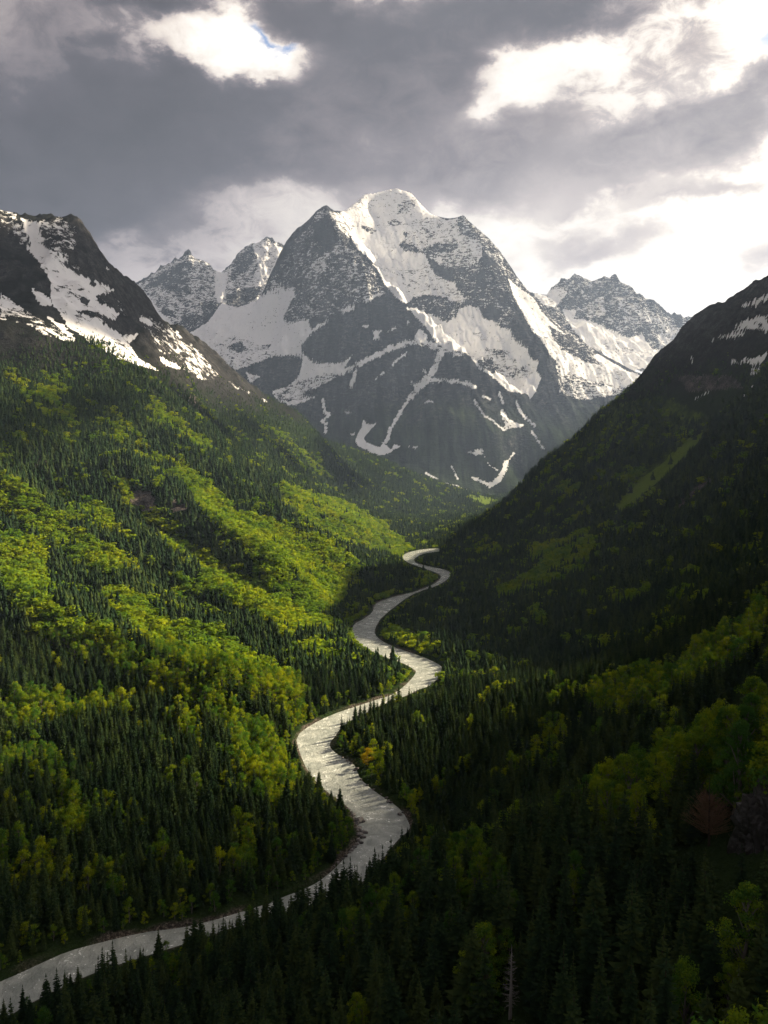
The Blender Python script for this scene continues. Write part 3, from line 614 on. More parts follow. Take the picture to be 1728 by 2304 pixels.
def mat_alpine(name, veg_top):
    m, t = new_mat(name)
    pos = t.n('ShaderNodeNewGeometry').outputs['Position']
    nrm = t.n('ShaderNodeSeparateXYZ', {0: t.n('ShaderNodeNewGeometry').outputs['Normal']}).outputs[2]
    z = t.n('ShaderNodeSeparateXYZ', {0: pos}).outputs[2]
    big = t.noise(pos, 0.004, 5)
    strata = t.noise(t.n('ShaderNodeMapping', {0: pos, 'Scale': (0.5, 0.5, 1.5)}).outputs[0], 0.06, 6, 0.68)
    fine = t.noise(t.n('ShaderNodeMapping', {0: pos, 'Scale': (1, 1, 0.55)}).outputs[0], 0.12, 5, 0.66)
    rock = t.ramp(t.math('ADD', t.math('MULTIPLY', strata, 0.6), t.math('MULTIPLY', fine, 0.4)), [(0.38, (0.005, 0.006, 0.009)), (0.5, (0.019, 0.022, 0.029)), (0.63, (0.09, 0.09, 0.095))])
    veg = t.mix(fine, (0.010, 0.017, 0.011), (0.032, 0.046, 0.026))
    vm = t.math('MULTIPLY', t.step(t.math('ADD', z, t.math('MULTIPLY', t.math('SUBTRACT', big, 0.5), 700.0)), veg_top + 220.0, veg_top - 160.0), t.step(nrm, 0.35, 0.7))
    streak = t.noise(t.n('ShaderNodeMapping', {0: pos, 'Scale': (1.0, 0.12, 0.16)}).outputs[0], 0.022, 6, 0.62, 0.4)
    base = t.mix(1.0, t.mix(vm, rock, veg), t.ramp(streak, [(0.36, (0.45, 0.46, 0.5)), (0.5, (1, 1, 1)), (0.64, (2.1, 2.0, 1.9))]), 'MULTIPLY')
    # snow: cover is a share of ground; broken by rock texture and shed by steep rock
    thr = t.math('ADD', t.math('MULTIPLY', strata, 0.55), t.math('ADD', t.math('MULTIPLY', fine, 0.35), t.math('MULTIPLY', t.noise(pos, 0.016, 3), 0.22)))
    thr = t.math('MULTIPLY_ADD', t.math('SUBTRACT', thr, 0.56), 3.0, 0.57)
    cov = t.math('ADD', t.math('MULTIPLY_ADD', t.attr('snow'), 0.58, 0.32), t.math('MULTIPLY', t.math('SUBTRACT', nrm, 0.6), 0.14))
    d = t.math('SUBTRACT', cov, thr)
    sn = t.math('MULTIPLY', t.step(d, -0.012, 0.03), t.step(t.attr('snow'), 0.03, 0.12))
    snow = t.mix(t.noise(pos, 0.02, 4), (0.78, 0.79, 0.81), (0.88, 0.88, 0.88))
    col = t.mix(sn, base, snow)
    bh = t.math('ADD', t.math('MULTIPLY', strata, 14.0), t.math('MULTIPLY', fine, 8.0))
    bh = t.math('MULTIPLY', bh, t.math('MULTIPLY_ADD', sn, -0.72, 1.0))
    bump = t.n('ShaderNodeBump', {'Height': bh, 'Strength': 1.0, 'Distance': 1.0}).outputs[0]
    bs = t.n('ShaderNodeBsdfDiffuse', {'Color': col, 'Roughness': 0.6, 'Normal': bump})
    t.n('ShaderNodeOutputMaterial', {0: bs.outputs[0]})
    return m


def mat_ground():
    m, t = new_mat('forest_floor_and_alpine_ground')
    pos = t.n('ShaderNodeNewGeometry').outputs['Position']
    nrm = t.n('ShaderNodeSeparateXYZ', {0: t.n('ShaderNodeNewGeometry').outputs['Normal']}).outputs[2]
    z = t.n('ShaderNodeSeparateXYZ', {0: pos}).outputs[2]
    big = t.noise(pos, 0.012, 5)
    mid = t.noise(pos, 0.06, 5, 0.6)
    fine = t.noise(pos, 0.45, 5, 0.62)
    floor = t.mix(fine, (0.009, 0.018, 0.007), (0.028, 0.046, 0.015))
    rock = t.ramp(t.math('ADD', t.math('MULTIPLY', mid, 0.5), t.math('MULTIPLY', fine, 0.5)), [(0.33, (0.010, 0.010, 0.011)), (0.5, (0.036, 0.036, 0.037)), (0.66, (0.12, 0.115, 0.112))])
    heath = t.mix(t.math('ADD', t.math('MULTIPLY', mid, 0.5), t.math('MULTIPLY', fine, 0.5)), (0.006, 0.007, 0.007), (0.024, 0.026, 0.022))
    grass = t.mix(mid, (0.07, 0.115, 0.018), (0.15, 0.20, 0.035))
    up = t.step(t.math('ADD', z, t.math('MULTIPLY', t.math('SUBTRACT', big, 0.5), 260.0)), 300.0, 420.0)
    col = t.mix(up, floor, heath)
    col = t.mix(t.math('MULTIPLY', t.step(z, 330.0, 520.0), t.step(t.math('ADD', nrm, t.math('MULTIPLY', t.math('SUBTRACT', mid, 0.5), 0.5)), 0.84, 0.66)), col, rock)
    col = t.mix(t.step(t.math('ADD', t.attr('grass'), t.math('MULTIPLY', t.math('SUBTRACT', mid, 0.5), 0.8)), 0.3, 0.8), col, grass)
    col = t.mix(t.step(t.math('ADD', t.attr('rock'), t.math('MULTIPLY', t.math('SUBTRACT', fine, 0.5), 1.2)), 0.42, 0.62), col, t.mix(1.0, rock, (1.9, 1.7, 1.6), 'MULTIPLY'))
    gravel = t.ramp(t.noise(pos, 0.9, 4, 0.7), [(0.34, (0.014, 0.012, 0.010)), (0.5, (0.055, 0.048, 0.040)), (0.66, (0.2, 0.175, 0.145))])
    col = t.mix(t.attr('bank'), col, gravel)
    thr = t.math('ADD', t.math('MULTIPLY', mid, 0.5), t.math('ADD', t.math('MULTIPLY', fine, 0.25), t.math('MULTIPLY', big, 0.3)))
    thr = t.math('MULTIPLY_ADD', t.math('SUBTRACT', thr, 0.525), 2.6, 0.55)
    cov = t.math('MULTIPLY_ADD', t.attr('snow'), 0.62, 0.25)
    sn = t.math('MULTIPLY', t.step(t.math('SUBTRACT', cov, thr), -0.012, 0.03), t.step(t.attr('snow'), 0.03, 0.12))
    col = t.mix(sn, col, (0.82, 0.82, 0.83))
    bh = t.math('MULTIPLY', t.math('ADD', t.math('MULTIPLY', mid, 7.0), t.math('MULTIPLY', fine, 1.6)), t.math('MULTIPLY_ADD', sn, -0.75, 1.0))
    bump = t.n('ShaderNodeBump', {'Height': bh, 'Strength': 1.0, 'Distance': 1.0}).outputs[0]
    bs = t.n('ShaderNodeBsdfDiffuse', {'Color': col, 'Roughness': 0.5, 'Normal': bump})
    t.n('ShaderNodeOutputMaterial', {0: bs.outputs[0]})
    return m


def mat_leaf(name, dark, mid, light, trans, vary):
    m, t = new_mat(name)
    pos = t.n('ShaderNodeNewGeometry').outputs['Position']
    rnd = t.n('ShaderNodeObjectInfo').outputs['Random']
    own = t.math('MULTIPLY', t.math('SUBTRACT', rnd, 0.5), t.math('SUBTRACT', 1.0, t.attr('far')))
    f = t.math('ADD', t.math('MULTIPLY_ADD', own, vary, t.attr('tint')), t.math('MULTIPLY', t.math('SUBTRACT', t.noise(pos, 0.02, 3), 0.5), 1.1))
    f = t.math('ADD', f, t.math('MULTIPLY', t.math('SUBTRACT', t.noise(pos, 0.7, 2), 0.5), 0.35))
    col = t.ramp(f, [(0.1, dark), (0.5, mid), (0.9, light)])
    a = t.n('ShaderNodeBsdfDiffuse', {'Color': col, 'Roughness': 0.3})
    b = t.n('ShaderNodeBsdfTranslucent', {'Color': t.mix(1.0, col, (1.28, 1.12, 0.4), 'MULTIPLY')})
    s = t.n('ShaderNodeMixShader', {0: trans, 1: a.outputs[0], 2: b.outputs[0]})
    t.n('ShaderNodeOutputMaterial', {0: s.outputs[0]})
    return m


def mat_bark(name, a, b):
    m, t = new_mat(name)
    pos = t.n('ShaderNodeTexCoord').outputs['Object']
    n = t.noise(t.n('ShaderNodeMapping', {0: pos, 'Scale': (3, 3, 0.6)}).outputs[0], 2.0, 5, 0.65)
    bump = t.n('ShaderNodeBump', {'Height': n, 'Strength': 0.6, 'Distance': 0.05}).outputs[0]
    bs = t.n('ShaderNodeBsdfDiffuse', {'Color': t.mix(n, a, b), 'Roughness': 0.5, 'Normal': bump})
    t.n('ShaderNodeOutputMaterial', {0: bs.outputs[0]})
    return m


def mat_stone(name='wet_grey_stone', k=1.0):
    m, t = new_mat(name)
    pos = t.n('ShaderNodeNewGeometry').outputs['Position']
    rnd = t.n('ShaderNodeObjectInfo').outputs['Random']
    n = t.noise(pos, 1.1, 6, 0.65)
    col = t.ramp(t.math('ADD', t.math('MULTIPLY', n, 0.8), t.math('MULTIPLY', rnd, 0.2)), [(0.35, (0.018 * k, 0.016 * k, 0.016 * k)), (0.52, (0.07 * k, 0.062 * k, 0.06 * k)), (0.72, (0.2 * k, 0.18 * k, 0.17 * k))])
    bump = t.n('ShaderNodeBump', {'Height': n, 'Strength': 0.8, 'Distance': 0.4}).outputs[0]
    bs = t.n('ShaderNodeBsdfPrincipled', {'Base Color': col, 'Roughness': 0.55, 'Normal': bump})
    t.n('ShaderNodeOutputMaterial', {0: bs.outputs[0]})
    return m


def mat_water():
    m, t = new_mat('silty_glacier_river_water')
    pos = t.n('ShaderNodeNewGeometry').outputs['Position']
    n1 = t.noise(pos, 0.22, 3, 0.6, 0.6)
    n2 = t.noise(pos, 0.85, 4, 0.65, 0.4)
    n3 = t.noise(pos, 0.07, 5, 0.6, 1.2)
    h = t.math('ADD', t.math('MULTIPLY', n1, 1.5), t.math('MULTIPLY', n2, 0.7))
    bump = t.n('ShaderNodeBump', {'Height': h, 'Strength': 1.0, 'Distance': 0.8}).outputs[0]
    foam = t.step(t.math('ADD', t.math('MULTIPLY', n2, 0.6), t.math('ADD', t.math('MULTIPLY', n1, 0.35), t.math('MULTIPLY', n3, 0.35))), 0.74, 0.80)
    col = t.mix(foam, t.mix(t.step(n3, 0.35, 0.65), (0.20, 0.22, 0.205), (0.33, 0.35, 0.325)), (0.75, 0.77, 0.76))
    bs = t.n('ShaderNodeBsdfPrincipled', {'Base Color': col, 'Roughness': t.math('ADD', t.math('MULTIPLY', foam, 0.4), t.math('MULTIPLY', t.math('MULTIPLY_ADD', t.step(n3, 0.65, 0.35), 0.14, 0.07), 1.0)), 'IOR': 1.33, 'Normal': bump})
    t.n('ShaderNodeOutputMaterial', {0: bs.outputs[0]})
    return m


M_MAIN = mat_alpine('dark_rock_and_snow', 520.0)
M_FAR = mat_alpine('distant_rock_and_snow', 100.0)
M_GROUND = mat_ground()
M_SPRUCE = mat_leaf('spruce_needles', (0.013, 0.027, 0.014), (0.025, 0.047, 0.020), (0.048, 0.070, 0.021), 0.25, 0.7)
M_BROAD = mat_leaf('spring_leaves', (0.045, 0.120, 0.026), (0.125, 0.205, 0.020), (0.235, 0.285, 0.014), 0.46, 0.7)
M_GOLD = mat_leaf('golden_spring_leaves', (0.2, 0.17, 0.012), (0.3, 0.24, 0.02), (0.4, 0.3, 0.03), 0.5, 0.1)
M_TWIG = mat_leaf('reddish_bare_twigs', (0.10, 0.062, 0.045), (0.16, 0.10, 0.07), (0.2, 0.14, 0.08), 0.2, 0.1)
M_BARK = mat_bark('grey_brown_bark', (0.02, 0.016, 0.012), (0.07, 0.058, 0.045))
M_PALE = mat_bark('pale_birch_bark', (0.05, 0.045, 0.04), (0.22, 0.2, 0.18))
M_DEAD = mat_bark('bleached_dead_wood', (0.1, 0.095, 0.09), (0.3, 0.285, 0.27))
M_STONE = mat_stone()
M_CRAG = mat_stone('lichened_crag_rock', 0.42)
M_WATER = mat_water()

# ------------------------------------------------------------------ setting objects
terrain_me = grid_mesh('terrain', GX, GY, GZ)
PX, PY = project(GX, GY, GZ)
attr(terrain_me, 'snow', cover(SNOW_VAL, [], PX, PY))
attr(terrain_me, 'rock', cover(ROCK_VAL, [], PX, PY))
attr(terrain_me, 'grass', cover(GRASS_VAL, [], PX, PY))
attr(terrain_me, 'bank', smooth(-.16, .16, fbm(GX, GY, 46, 2, seed=8.8)) * smooth(3.4, 1.2, river_sd(GX, GY) + fbm(GX, GY, 14, 3) * 6))
terrain = link('terrain', terrain_me, M_GROUND, kind='structure')
for nm, (x, y, z), lay, lin, mt in (('mountain', (MX, MY, MZ), SNOW_MAIN, SNOW_LINES, M_MAIN), ('mountain', (TX, TY, TZ), SNOW_TWIN, [], M_FAR), ('mountain', (EX, EY, EZ), SNOW_EAST, [], M_FAR)):
    me = grid_mesh(nm, x, y, z)
    a, b = project(x, y, z)
    attr(me, 'snow', cover(lay, lin, a, b, 1.5))
    link(nm, me, mt, kind='structure')

pl = np.array(RIVER_POLY)
tang = np.roll(pl, -1, 0) - np.roll(pl, 1, 0)
nor = np.stack([tang[:, 1], -tang[:, 0]], 1) / (np.hypot(tang[:, 0], tang[:, 1])[:, None] + 1e-9)
area = 0.5 * np.sum(pl[:, 0] * np.roll(pl[:, 1], -1) - np.roll(pl[:, 0], -1) * pl[:, 1])
pw = pl + nor * (1.6 if area > 0 else -1.6)
rme = bpy.data.meshes.new('river')
rme.from_pydata([(x, y, float(zriver(y))) for x, y in pw], [], [list(range(len(pw))) if area > 0 else list(range(len(pw)))[::-1]])
link('river', rme, M_WATER, kind='structure')
# ------------------------------------------------------------------ tree shapes
class MB:
    def __init__(self):
        self.v, self.f, self.t = [], [], []

    def face(self, pts, tint):
        i = len(self.v)
        self.v += [tuple(p) for p in pts]
        self.t += [tint] * len(pts)
        self.f.append(tuple(range(i, i + len(pts))))

    def tube(self, pts, sides=6):
        rings = []
        for k, (p, r) in enumerate(pts):
            a = np.array(pts[min(k + 1, len(pts) - 1)][0]) - np.array(pts[max(k - 1, 0)][0])
            a = a / (np.linalg.norm(a) + 1e-9)
            s = np.cross(a, (0.3, 0.9, 0.1)); s /= np.linalg.norm(s) + 1e-9
            q = np.cross(a, s)
            i = len(self.v)
            for j in range(sides):
                an = 2 * math.pi * j / sides
                self.v.append(tuple(np.array(p) + r * (math.cos(an) * s + math.sin(an) * q)))
                self.t.append(0.5)
            rings.append(i)
        for a, b in zip(rings[:-1], rings[1:]):
            for j in range(sides):
                self.f.append((a + j, a + (j + 1) % sides, b + (j + 1) % sides, b + j))

    def mesh(self, name, mat):
        me = bpy.data.meshes.new(name)
        me.from_pydata(self.v, [], self.f)
        attr(me, 'tint', self.t)
        me.materials.append(mat)
        return me


def spruce(seed, h, slim, whorls=27, gappy=0.0):
    r = random.Random(seed)
    tr, cr = MB(), MB()
    lean = (r.uniform(-.2, .2), r.uniform(-.2, .2))
    tr.tube([((0, 0, -1.0), h * .017), ((0, 0, h * .3), h * .012), ((lean[0], lean[1], h * .97), .03)], 6)
    R = h * slim
    for k in range(whorls):
        t = 0.07 + 0.92 * (k + r.uniform(-.3, .3)) / whorls
        L = R * (max(0, 1 - t) ** 0.82) * r.uniform(.8, 1.15) + .12
        if t < .2:
            L *= .75 + t
        nb = 8 if t < .6 else (6 if t < .85 else 4)
        a0 = r.uniform(0, 6.28)
        for b in range(nb):
            if r.random() < gappy:
                continue
            a = a0 + 6.283 * b / nb + r.uniform(-.25, .25)
            l = L * r.uniform(.7, 1.15)
            z = t * h + r.uniform(-.3, .3) * h / whorls
            ca, sa = math.cos(a), math.sin(a)
            cx, cy = lean[0] * t, lean[1] * t
            ctr, wid = [], []
            for s in range(4):
                q = s / 3
                ctr.append((cx + ca * l * q, cy + sa * l * q, z - l * (.5 * q - .2 * q * q) * (1.1 - .6 * t)))
                wid.append(l * (.1, .27, .22, .02)[s] * r.uniform(.7, 1.35))
            tint = r.uniform(.15, .6) + .12 * t
            for s in range(3):
                for sg in (-1, 1):
                    def side(k2):
                        c, w = ctr[k2], wid[k2]
                        return (c[0] - sa * w * sg, c[1] + ca * w * sg, c[2] - w * r.uniform(.35, .8))
                    tt = tint + .16 * (s == 2)
                    cr.face([ctr[s], ctr[s + 1], side(s + 1), side(s)], tt)
    for s in range(3):
        a = s * 2.1
        cr.face([(lean[0], lean[1], h * 1.01), (lean[0] + .22 * math.cos(a), lean[1] + .22 * math.sin(a), h * .93), (lean[0] - .2 * math.sin(a), lean[1] + .2 * math.cos(a), h * .92)], .6)
    return tr, cr


def broadleaf(seed, h, wide, clumps=26, leaves=70, size=.45, columnar=False, fine=1.0):
    r = random.Random(seed)
    tr, cr = MB(), MB()
    tr.tube([((0, 0, -1), h * .022), ((.05 * h * r.uniform(-1, 1), 0, h * .35), h * .016), ((.08 * h * r.uniform(-1, 1), .05 * h * r.uniform(-1, 1), h * .85), .03)], 6)
    R = h * wide
    for c in range(clumps):
        t = r.uniform(.16, .97) if not columnar else r.uniform(.06, .99)
        prof = math.sin(math.pi * min(1, .12 + .88 * t) ** .85) ** .7 if not columnar else (1.03 - t) ** .7
        a = r.uniform(0, 6.28)
        d = R * prof * math.sqrt(r.uniform(.08, 1)) * r.uniform(.75, 1.12)
        c0 = np.array((math.cos(a) * d, math.sin(a) * d, h * t))
        rad = h * r.uniform(.07, .13) * (1 if not columnar else .7) * fine
        if c % 3 == 0:
            tr.tube([((0, 0, max(.1 * h, h * t - d * .9 - .08 * h)), h * .008), (tuple(c0 * .6 + np.array((0, 0, h * t * .4 - .04 * h))), h * .005), (tuple(c0), .02)], 4)
        tc = r.uniform(.2, .75) if fine > .9 else r.uniform(.02, .55)
        if fine < .9 and not columnar:
            c0[:2] *= 1.25 - .75 * t
        for k in range(leaves):
            v = np.array((r.gauss(0, 1), r.gauss(0, 1), r.gauss(0, .8)))
            v /= np.linalg.norm(v) + 1e-6
            p = c0 + v * rad * (r.random() ** .45) * np.array((1.1, 1.1, .85))
            n = v + np.array((r.gauss(0, .6), r.gauss(0, .6), r.gauss(.35, .6)))
            n /= np.linalg.norm(n) + 1e-6
            s1 = np.cross(n, (r.gauss(0, 1), r.gauss(0, 1), r.gauss(0, 1)))
            s1 /= np.linalg.norm(s1) + 1e-6
            s2 = np.cross(n, s1)
            w = size * r.uniform(.6, 1.2) / 2
            cr.face([p - s1 * w, p - s2 * w * .7, p + s1 * w, p + s2 * w * .7], tc + r.uniform(-.15, .15))
    return tr, cr


def bare_tree(seed, h, spread, twigs=260, foliage=False):
    r = random.Random(seed)
    tr, cr = MB(), MB()
    tr.tube([((0, 0, -1), h * .025), ((.1, 0, h * .5), h * .015), ((.2, .1, h), .03)], 6)
    for k in range(twigs):
        t = r.uniform(.22, .98)
        a = r.uniform(0, 6.28)
        l = spread * h * (1.05 - t) ** .6 * r.uniform(.5, 1.1)
        up = r.uniform(-.1, .25) if not foliage else r.uniform(.3, .9)
        p0 = np.array((0.2 * t, .1 * t, t * h * (.9 if not foliage else .7)))
        p1 = p0 + np.array((math.cos(a) * l, math.sin(a) * l, up * l))
        pm = (p0 + p1) / 2 + np.array((0, 0, -.06 * l))
        cr.tube([(tuple(p0), .05), (tuple(pm), .035), (tuple(p1), .012)], 3)
        for q in range(3):
            b = p0 + (p1 - p0) * r.uniform(.4, .95)
            e = b + np.array((r.gauss(0, .3), r.gauss(0, .3), r.gauss(.1, .25))) * l * .5
            cr.tube([(tuple(b), .022), (tuple(e), .008)], 3)
    return tr, cr


# ------------------------------------------------------------------ where trees grow
def tri_view(x, y, zt, az_i):
    return zt


SL = (GZ - CAMZ) / RR
HOR = np.maximum.accumulate(SL, axis=0)


def seen(x, y, ztop):
    r = np.hypot(x, y)
    a = np.arctan2(x, y)
    ia = np.clip(np.searchsorted(az, a), 0, len(az) - 1)
    ir = np.clip(np.searchsorted(rr, r) - 3, 0, len(rr) - 1)
    return (ztop - CAMZ) / r > HOR[ir, ia] - 0.0015


def stand(y0, y1, step, far):
    xs = np.arange(-0.56 * y1 - 60, 0.56 * y1 + 60, step)
    ys = np.arange(y0, y1, step)
    X, Y = np.meshgrid(xs, ys)
    X = (X + (rng.random(X.shape) - .5) * step * .95).ravel()
    Y = (Y + (rng.random(Y.shape) - .5) * step * .95).ravel()
    k = np.abs(X) < 0.55 * Y + 55
    return X[k], Y[k]


bands = [(90, 420, 4.6), (420, 950, 5.0), (950, 1700, 5.6), (1700, 2600, 7.5), (2600, 4200, 10.0)]
TXs, TYs = [np.concatenate(v) for v in zip(*[stand(*b, 0) for b in bands])]
n0 = len(TXs)
TZs = valley_height(TXs, TYs)
SD = river_sd(TXs, TYs)
elev = smooth(150, 420, TZs)
H = (8.0 + rng.random(n0) ** 1.4 * 13.5) * (1 - .35 * elev)
mx, my = project(TXs, TYs, TZs + H * .5)
frac = np.full(n0, .08)
wx, wy = mx + fbm(mx, my, 22, 3, seed=4.1) * 18, my + fbm(mx, my, 22, 3, seed=9.1) * 16
grow_open = np.zeros(n0, bool)
for s, p, poly in GROW:
    q = ph(s, poly)
    a = np.array(q)
    m = (wx > a[:, 0].min()) & (wx < a[:, 0].max()) & (wy > a[:, 1].min()) & (wy < a[:, 1].max())
    if m.any():
        k = np.zeros(n0, bool)
        k[m] = in_poly(wx[m], wy[m], q)
        if p < 0:
            grow_open |= k
        else:
            frac[k] = p
            grow_open &= ~k
gn = fbm(TXs, TYs, 42, 3, seed=12.5)
gr = np.empty(n0)
gr[np.argsort(gn)] = np.linspace(0, 1, n0)
pick = 0.72 * gr + 0.28 * rng.random(n0)
pr = np.empty(n0)
pr[np.argsort(pick)] = np.linspace(0, 1, n0)
frac = np.where(frac > .84, np.minimum(frac + .06, .99), frac)
is_b = pr < frac
grow_open |= False
treeline = 395 + fbm(TXs, TYs, 140, 4, seed=7.7) * 190 + np.where(TXs > 0, -25, 35)
dens = smooth(85, -60, TZs - treeline)
H *= 1 - .62 * smooth(-70, 70, TZs - treeline)
keep = (rng.random(n0) < dens * .97 + .0) & (SD > 3.2) & ~(grow_open & (rng.random(n0) > .06))
# shrubs hug the water, tall spruce stand a little back
edge = SD < 14
is_b |= edge & (rng.random(n0) < .45)
H = np.where(is_b, np.where((TYs < 300) & (TXs > 40), H * .98, H * .72), H)
H = np.where(edge, H * np.where(is_b, .7, .8), H)
H = np.where((TYs < 330) & (SD > 20), H * 1.12, H)
ztop = TZs + H
kk = CAMZ / np.maximum(CAMZ - ztop + zriver(TYs), 20.0)
over = (TYs > 640) & (SD < 150) & (river_sd(TXs * kk, TYs * kk) < 2)
over2 = (TYs < 640) & is_b & (TXs < 60) & (river_sd(TXs * kk, TYs * kk) < 2)
H = np.where(over2, H * .55, H)
H = np.where(over & (rng.random(n0) < .94), np.minimum(H * .4, 4.0), H)
veil = np.zeros(n0, bool)
for q in (.3, .5, .7, .85, 1.0):
    kq = CAMZ / np.maximum(CAMZ - TZs - H * q + zriver(TYs), 20.0)
    veil |= river_sd(TXs * kq, TYs * kq) < 1
keep &= ~(veil & (TYs > 1000) & (SD < 200) & (rng.random(n0) < .95))
keep &= ~((TYs < 70) | (np.hypot(TXs, TYs) < 60) | (TZs + H > CAMZ - 0.2 * TYs + 40) & (TYs < 130))
def hit(X, Y):
    u, v = ray(X, Y)
    d = np.concatenate([np.arange(60, 700, 1.0), np.arange(700, 2600, 4.0)])
    z = CAMZ + v * d
    k = np.nonzero(valley_height(u * d, d) > z)[0]
    i = k[0] if len(k) else len(d) - 1
    return u * d[i], d[i], float(valley_height(np.array([u * d[i]]), np.array([d[i]]))[0])


SINGLE = {}
tx0, ty0 = project(TXs, TYs, TZs + H)
bx0, by0 = project(TXs, TYs, TZs)
for nm, sheet, foot, half, tall in (('gold', 'N', (940, 720), 26, 52), ('red', 'L', (1080, 760), 45, 95), ('snag', 'H', (545, 1235), 34, 95), ('crag', 'L', (1520, 740), 50, 150)):
    fx, fy = ph(sheet, [foot])[0]
    q = SINGLE[nm] = hit(fx, fy)
    wide = H * .28 * F / np.maximum(TYs, 1)
    block = (TYs < q[1] + 1) & (np.abs(tx0 - fx) < half * .7 + wide) & (ty0 < fy - tall * .15) & (by0 > fy - tall)
    keep &= ~block & ~(np.hypot(TXs - q[0], TYs - q[1]) < 5.0)
vis = seen(TXs, TYs, TZs + H)
keep &= vis | (TYs < 500)
idx = np.nonzero(keep)[0]
TXs, TYs, TZs, H, is_b, SD, vis, frac = [v[idx] for v in (TXs, TYs, TZs, H, is_b, SD, vis, frac)]
nT = len(idx)
bx, by = project(TXs, TYs, TZs)
txp, typ = project(TXs, TYs, TZs + H)
app = H * F / np.maximum(TYs, 1)                     # apparent height
inframe = (txp > 5) & (txp < 1723) & (typ > 0) & (typ < 2280)
ROT = rng.random(nT) * 6.283
NEAR_D = 720.0
print('trees', nT, 'broad', int(is_b.sum()), 'near', int((TYs < NEAR_D).sum()))

# ------------------------------------------------------------------ the shapes every tree is cut from
SP_H, BR_H = 18.0, 11.0
SPR = [spruce(11, SP_H, .19), spruce(12, SP_H, .225, 27), spruce(13, SP_H, .155, 30), spruce(14, SP_H, .20, 24, .2), spruce(15, SP_H, .25, 28)]
BRO = [broadleaf(21, BR_H, .30), broadleaf(22, BR_H, .36, 30), broadleaf(23, BR_H, .26, 24), broadleaf(24, BR_H, .33, 28), broadleaf(25, BR_H, .21, 30, 60, .4, True)]
SPR_M = [(t.mesh('spruce_trunk', M_BARK), c.mesh('spruce_crown', M_SPRUCE)) for t, c in SPR]
BIG = [broadleaf(51, 18.0, .27, 74, 95, .36, fine=.56), broadleaf(52, 18.0, .31, 84, 95, .36, fine=.54), broadleaf(53, 18.0, .20, 76, 90, .34, True, fine=.7)]
BIG_M = [(t.mesh('broadleaf_trunk', M_PALE), c.mesh('broadleaf_crown', M_BROAD)) for t, c in BIG]
BRO_M = [(t.mesh('broadleaf_trunk', M_PALE), c.mesh('broadleaf_crown', M_BROAD)) for t, c in BRO]


def place_tree(name, x, y, z, rot, sc, meshes, label, cat, group):
    root = bpy.data.objects.new(name, None)
    COL.objects.link(root)
    root.empty_display_size = .5
    root.location = (x, y, z)
    wid = random.uniform(.86, 1.2)
    root.rotation_euler = (random.gauss(0, .025), random.gauss(0, .025), rot)
    root.scale = (sc * wid, sc * wid, sc)
    root['label'], root['category'] = label, cat
    if group:
        root['group'] = group
    t = link('trunk', meshes[0], parent=root)
    c = link('crown', meshes[1], parent=root)
    return root, t, c


def where_words(i):
    x, y, sd = TXs[i], TYs[i], SD[i]
    sunny = bx[i] < np.interp(by[i], [1200, 1300, 1400, 1500, 1600, 1750, 1850, 2000, 2100, 2304], [980, 900, 850, 900, 800, 720, 800, 700, 450, -50])
    if sd < 14:
        return ('on the sunlit-side' if sunny else 'on the shaded-side') + (' bank of the lowest river reach' if y < 430 else ' bank of the middle river bends')
    if sunny:
        return 'in the flat wood inside the lowest river bend' if y < 520 else 'on the foot of the sunlit slope'
    if y < 190:
        return 'on the steep slope just below the viewpoint'
    if y < 300:
        return 'on the steep bank above the lowest river reach' if x < 40 else 'on the upper shoulder of the viewpoint slope'
    if y < 470:
        return 'in the hollow behind the viewpoint slope'
    return 'on the rim-lit spur across the river'


FORMS = (('slender', 'pointed', 'very slim', 'thin-branched', 'broad-skirted'), ('round-headed', 'broad-headed', 'narrow', 'open-crowned', 'cone-shaped'))
KINDS = ('spruce', 'broadleaf tree')
stands = {}
used = np.zeros(nT, bool)
first = {}
for kind in (0, 1):
    cand = np.nonzero((is_b == bool(kind)) & vis & inframe & (TYs < NEAR_D))[0]
    cand = cand[np.argsort(-app[cand])][:296]
    hs = np.sort(H[cand])
    lo, hi = hs[len(hs) // 3], hs[2 * len(hs) // 3]
    for i in cand:
        used[i] = True
        size = 'short' if H[i] < lo else ('tall' if H[i] > hi else 'middle-sized')
        place = where_words(i)
        v = int(rng.integers(0, 5))
        if kind == 0:
            lab = f"{size} dark green {('slender', 'pointed', 'very slim', 'thin-branched', 'broad-skirted')[v]} spruce {place}"
            o = place_tree('spruce_tree', TXs[i], TYs[i], TZs[i], ROT[i], H[i] / SP_H, SPR_M[v], lab, 'spruce', 'spruces ' + place)
        else:
            lab = f"{size} light green {('round-headed', 'broad-headed', 'narrow', 'open-crowned', 'cone-shaped')[v]} broadleaf tree {place}"
            big = H[i] > 11 and TYs[i] < 420
            o = place_tree('broadleaf_tree', TXs[i], TYs[i], TZs[i], ROT[i], H[i] / (18.0 if big else BR_H), BIG_M[(0, 1, 0, 1, 2)[v]] if big else BRO_M[v], lab, 'tree', 'broadleaf trees ' + place)
            stands.setdefault((kind, v, place), []).append((H[i], o[0]))
            if big:
                continue
        if kind == 0:
            stands.setdefault((kind, v, place), []).append((H[i], o[0]))
        first.setdefault((kind, v), o)
for (kind, v, place), lst in stands.items():
    lst.sort(key=lambda q: q[0])
    many = KINDS[kind] + 's'
    if len(lst) == 1:
        lst[0][1]['label'] = f"only {FORMS[kind][v]} {('dark green', 'light green')[kind]} {KINDS[kind]} {place}"
    else:
        lst[-1][1]['label'] = f"tallest of the {FORMS[kind][v]} {many} {place}"
        lst[0][1]['label'] = f"shortest of the {FORMS[kind][v]} {many} {place}"



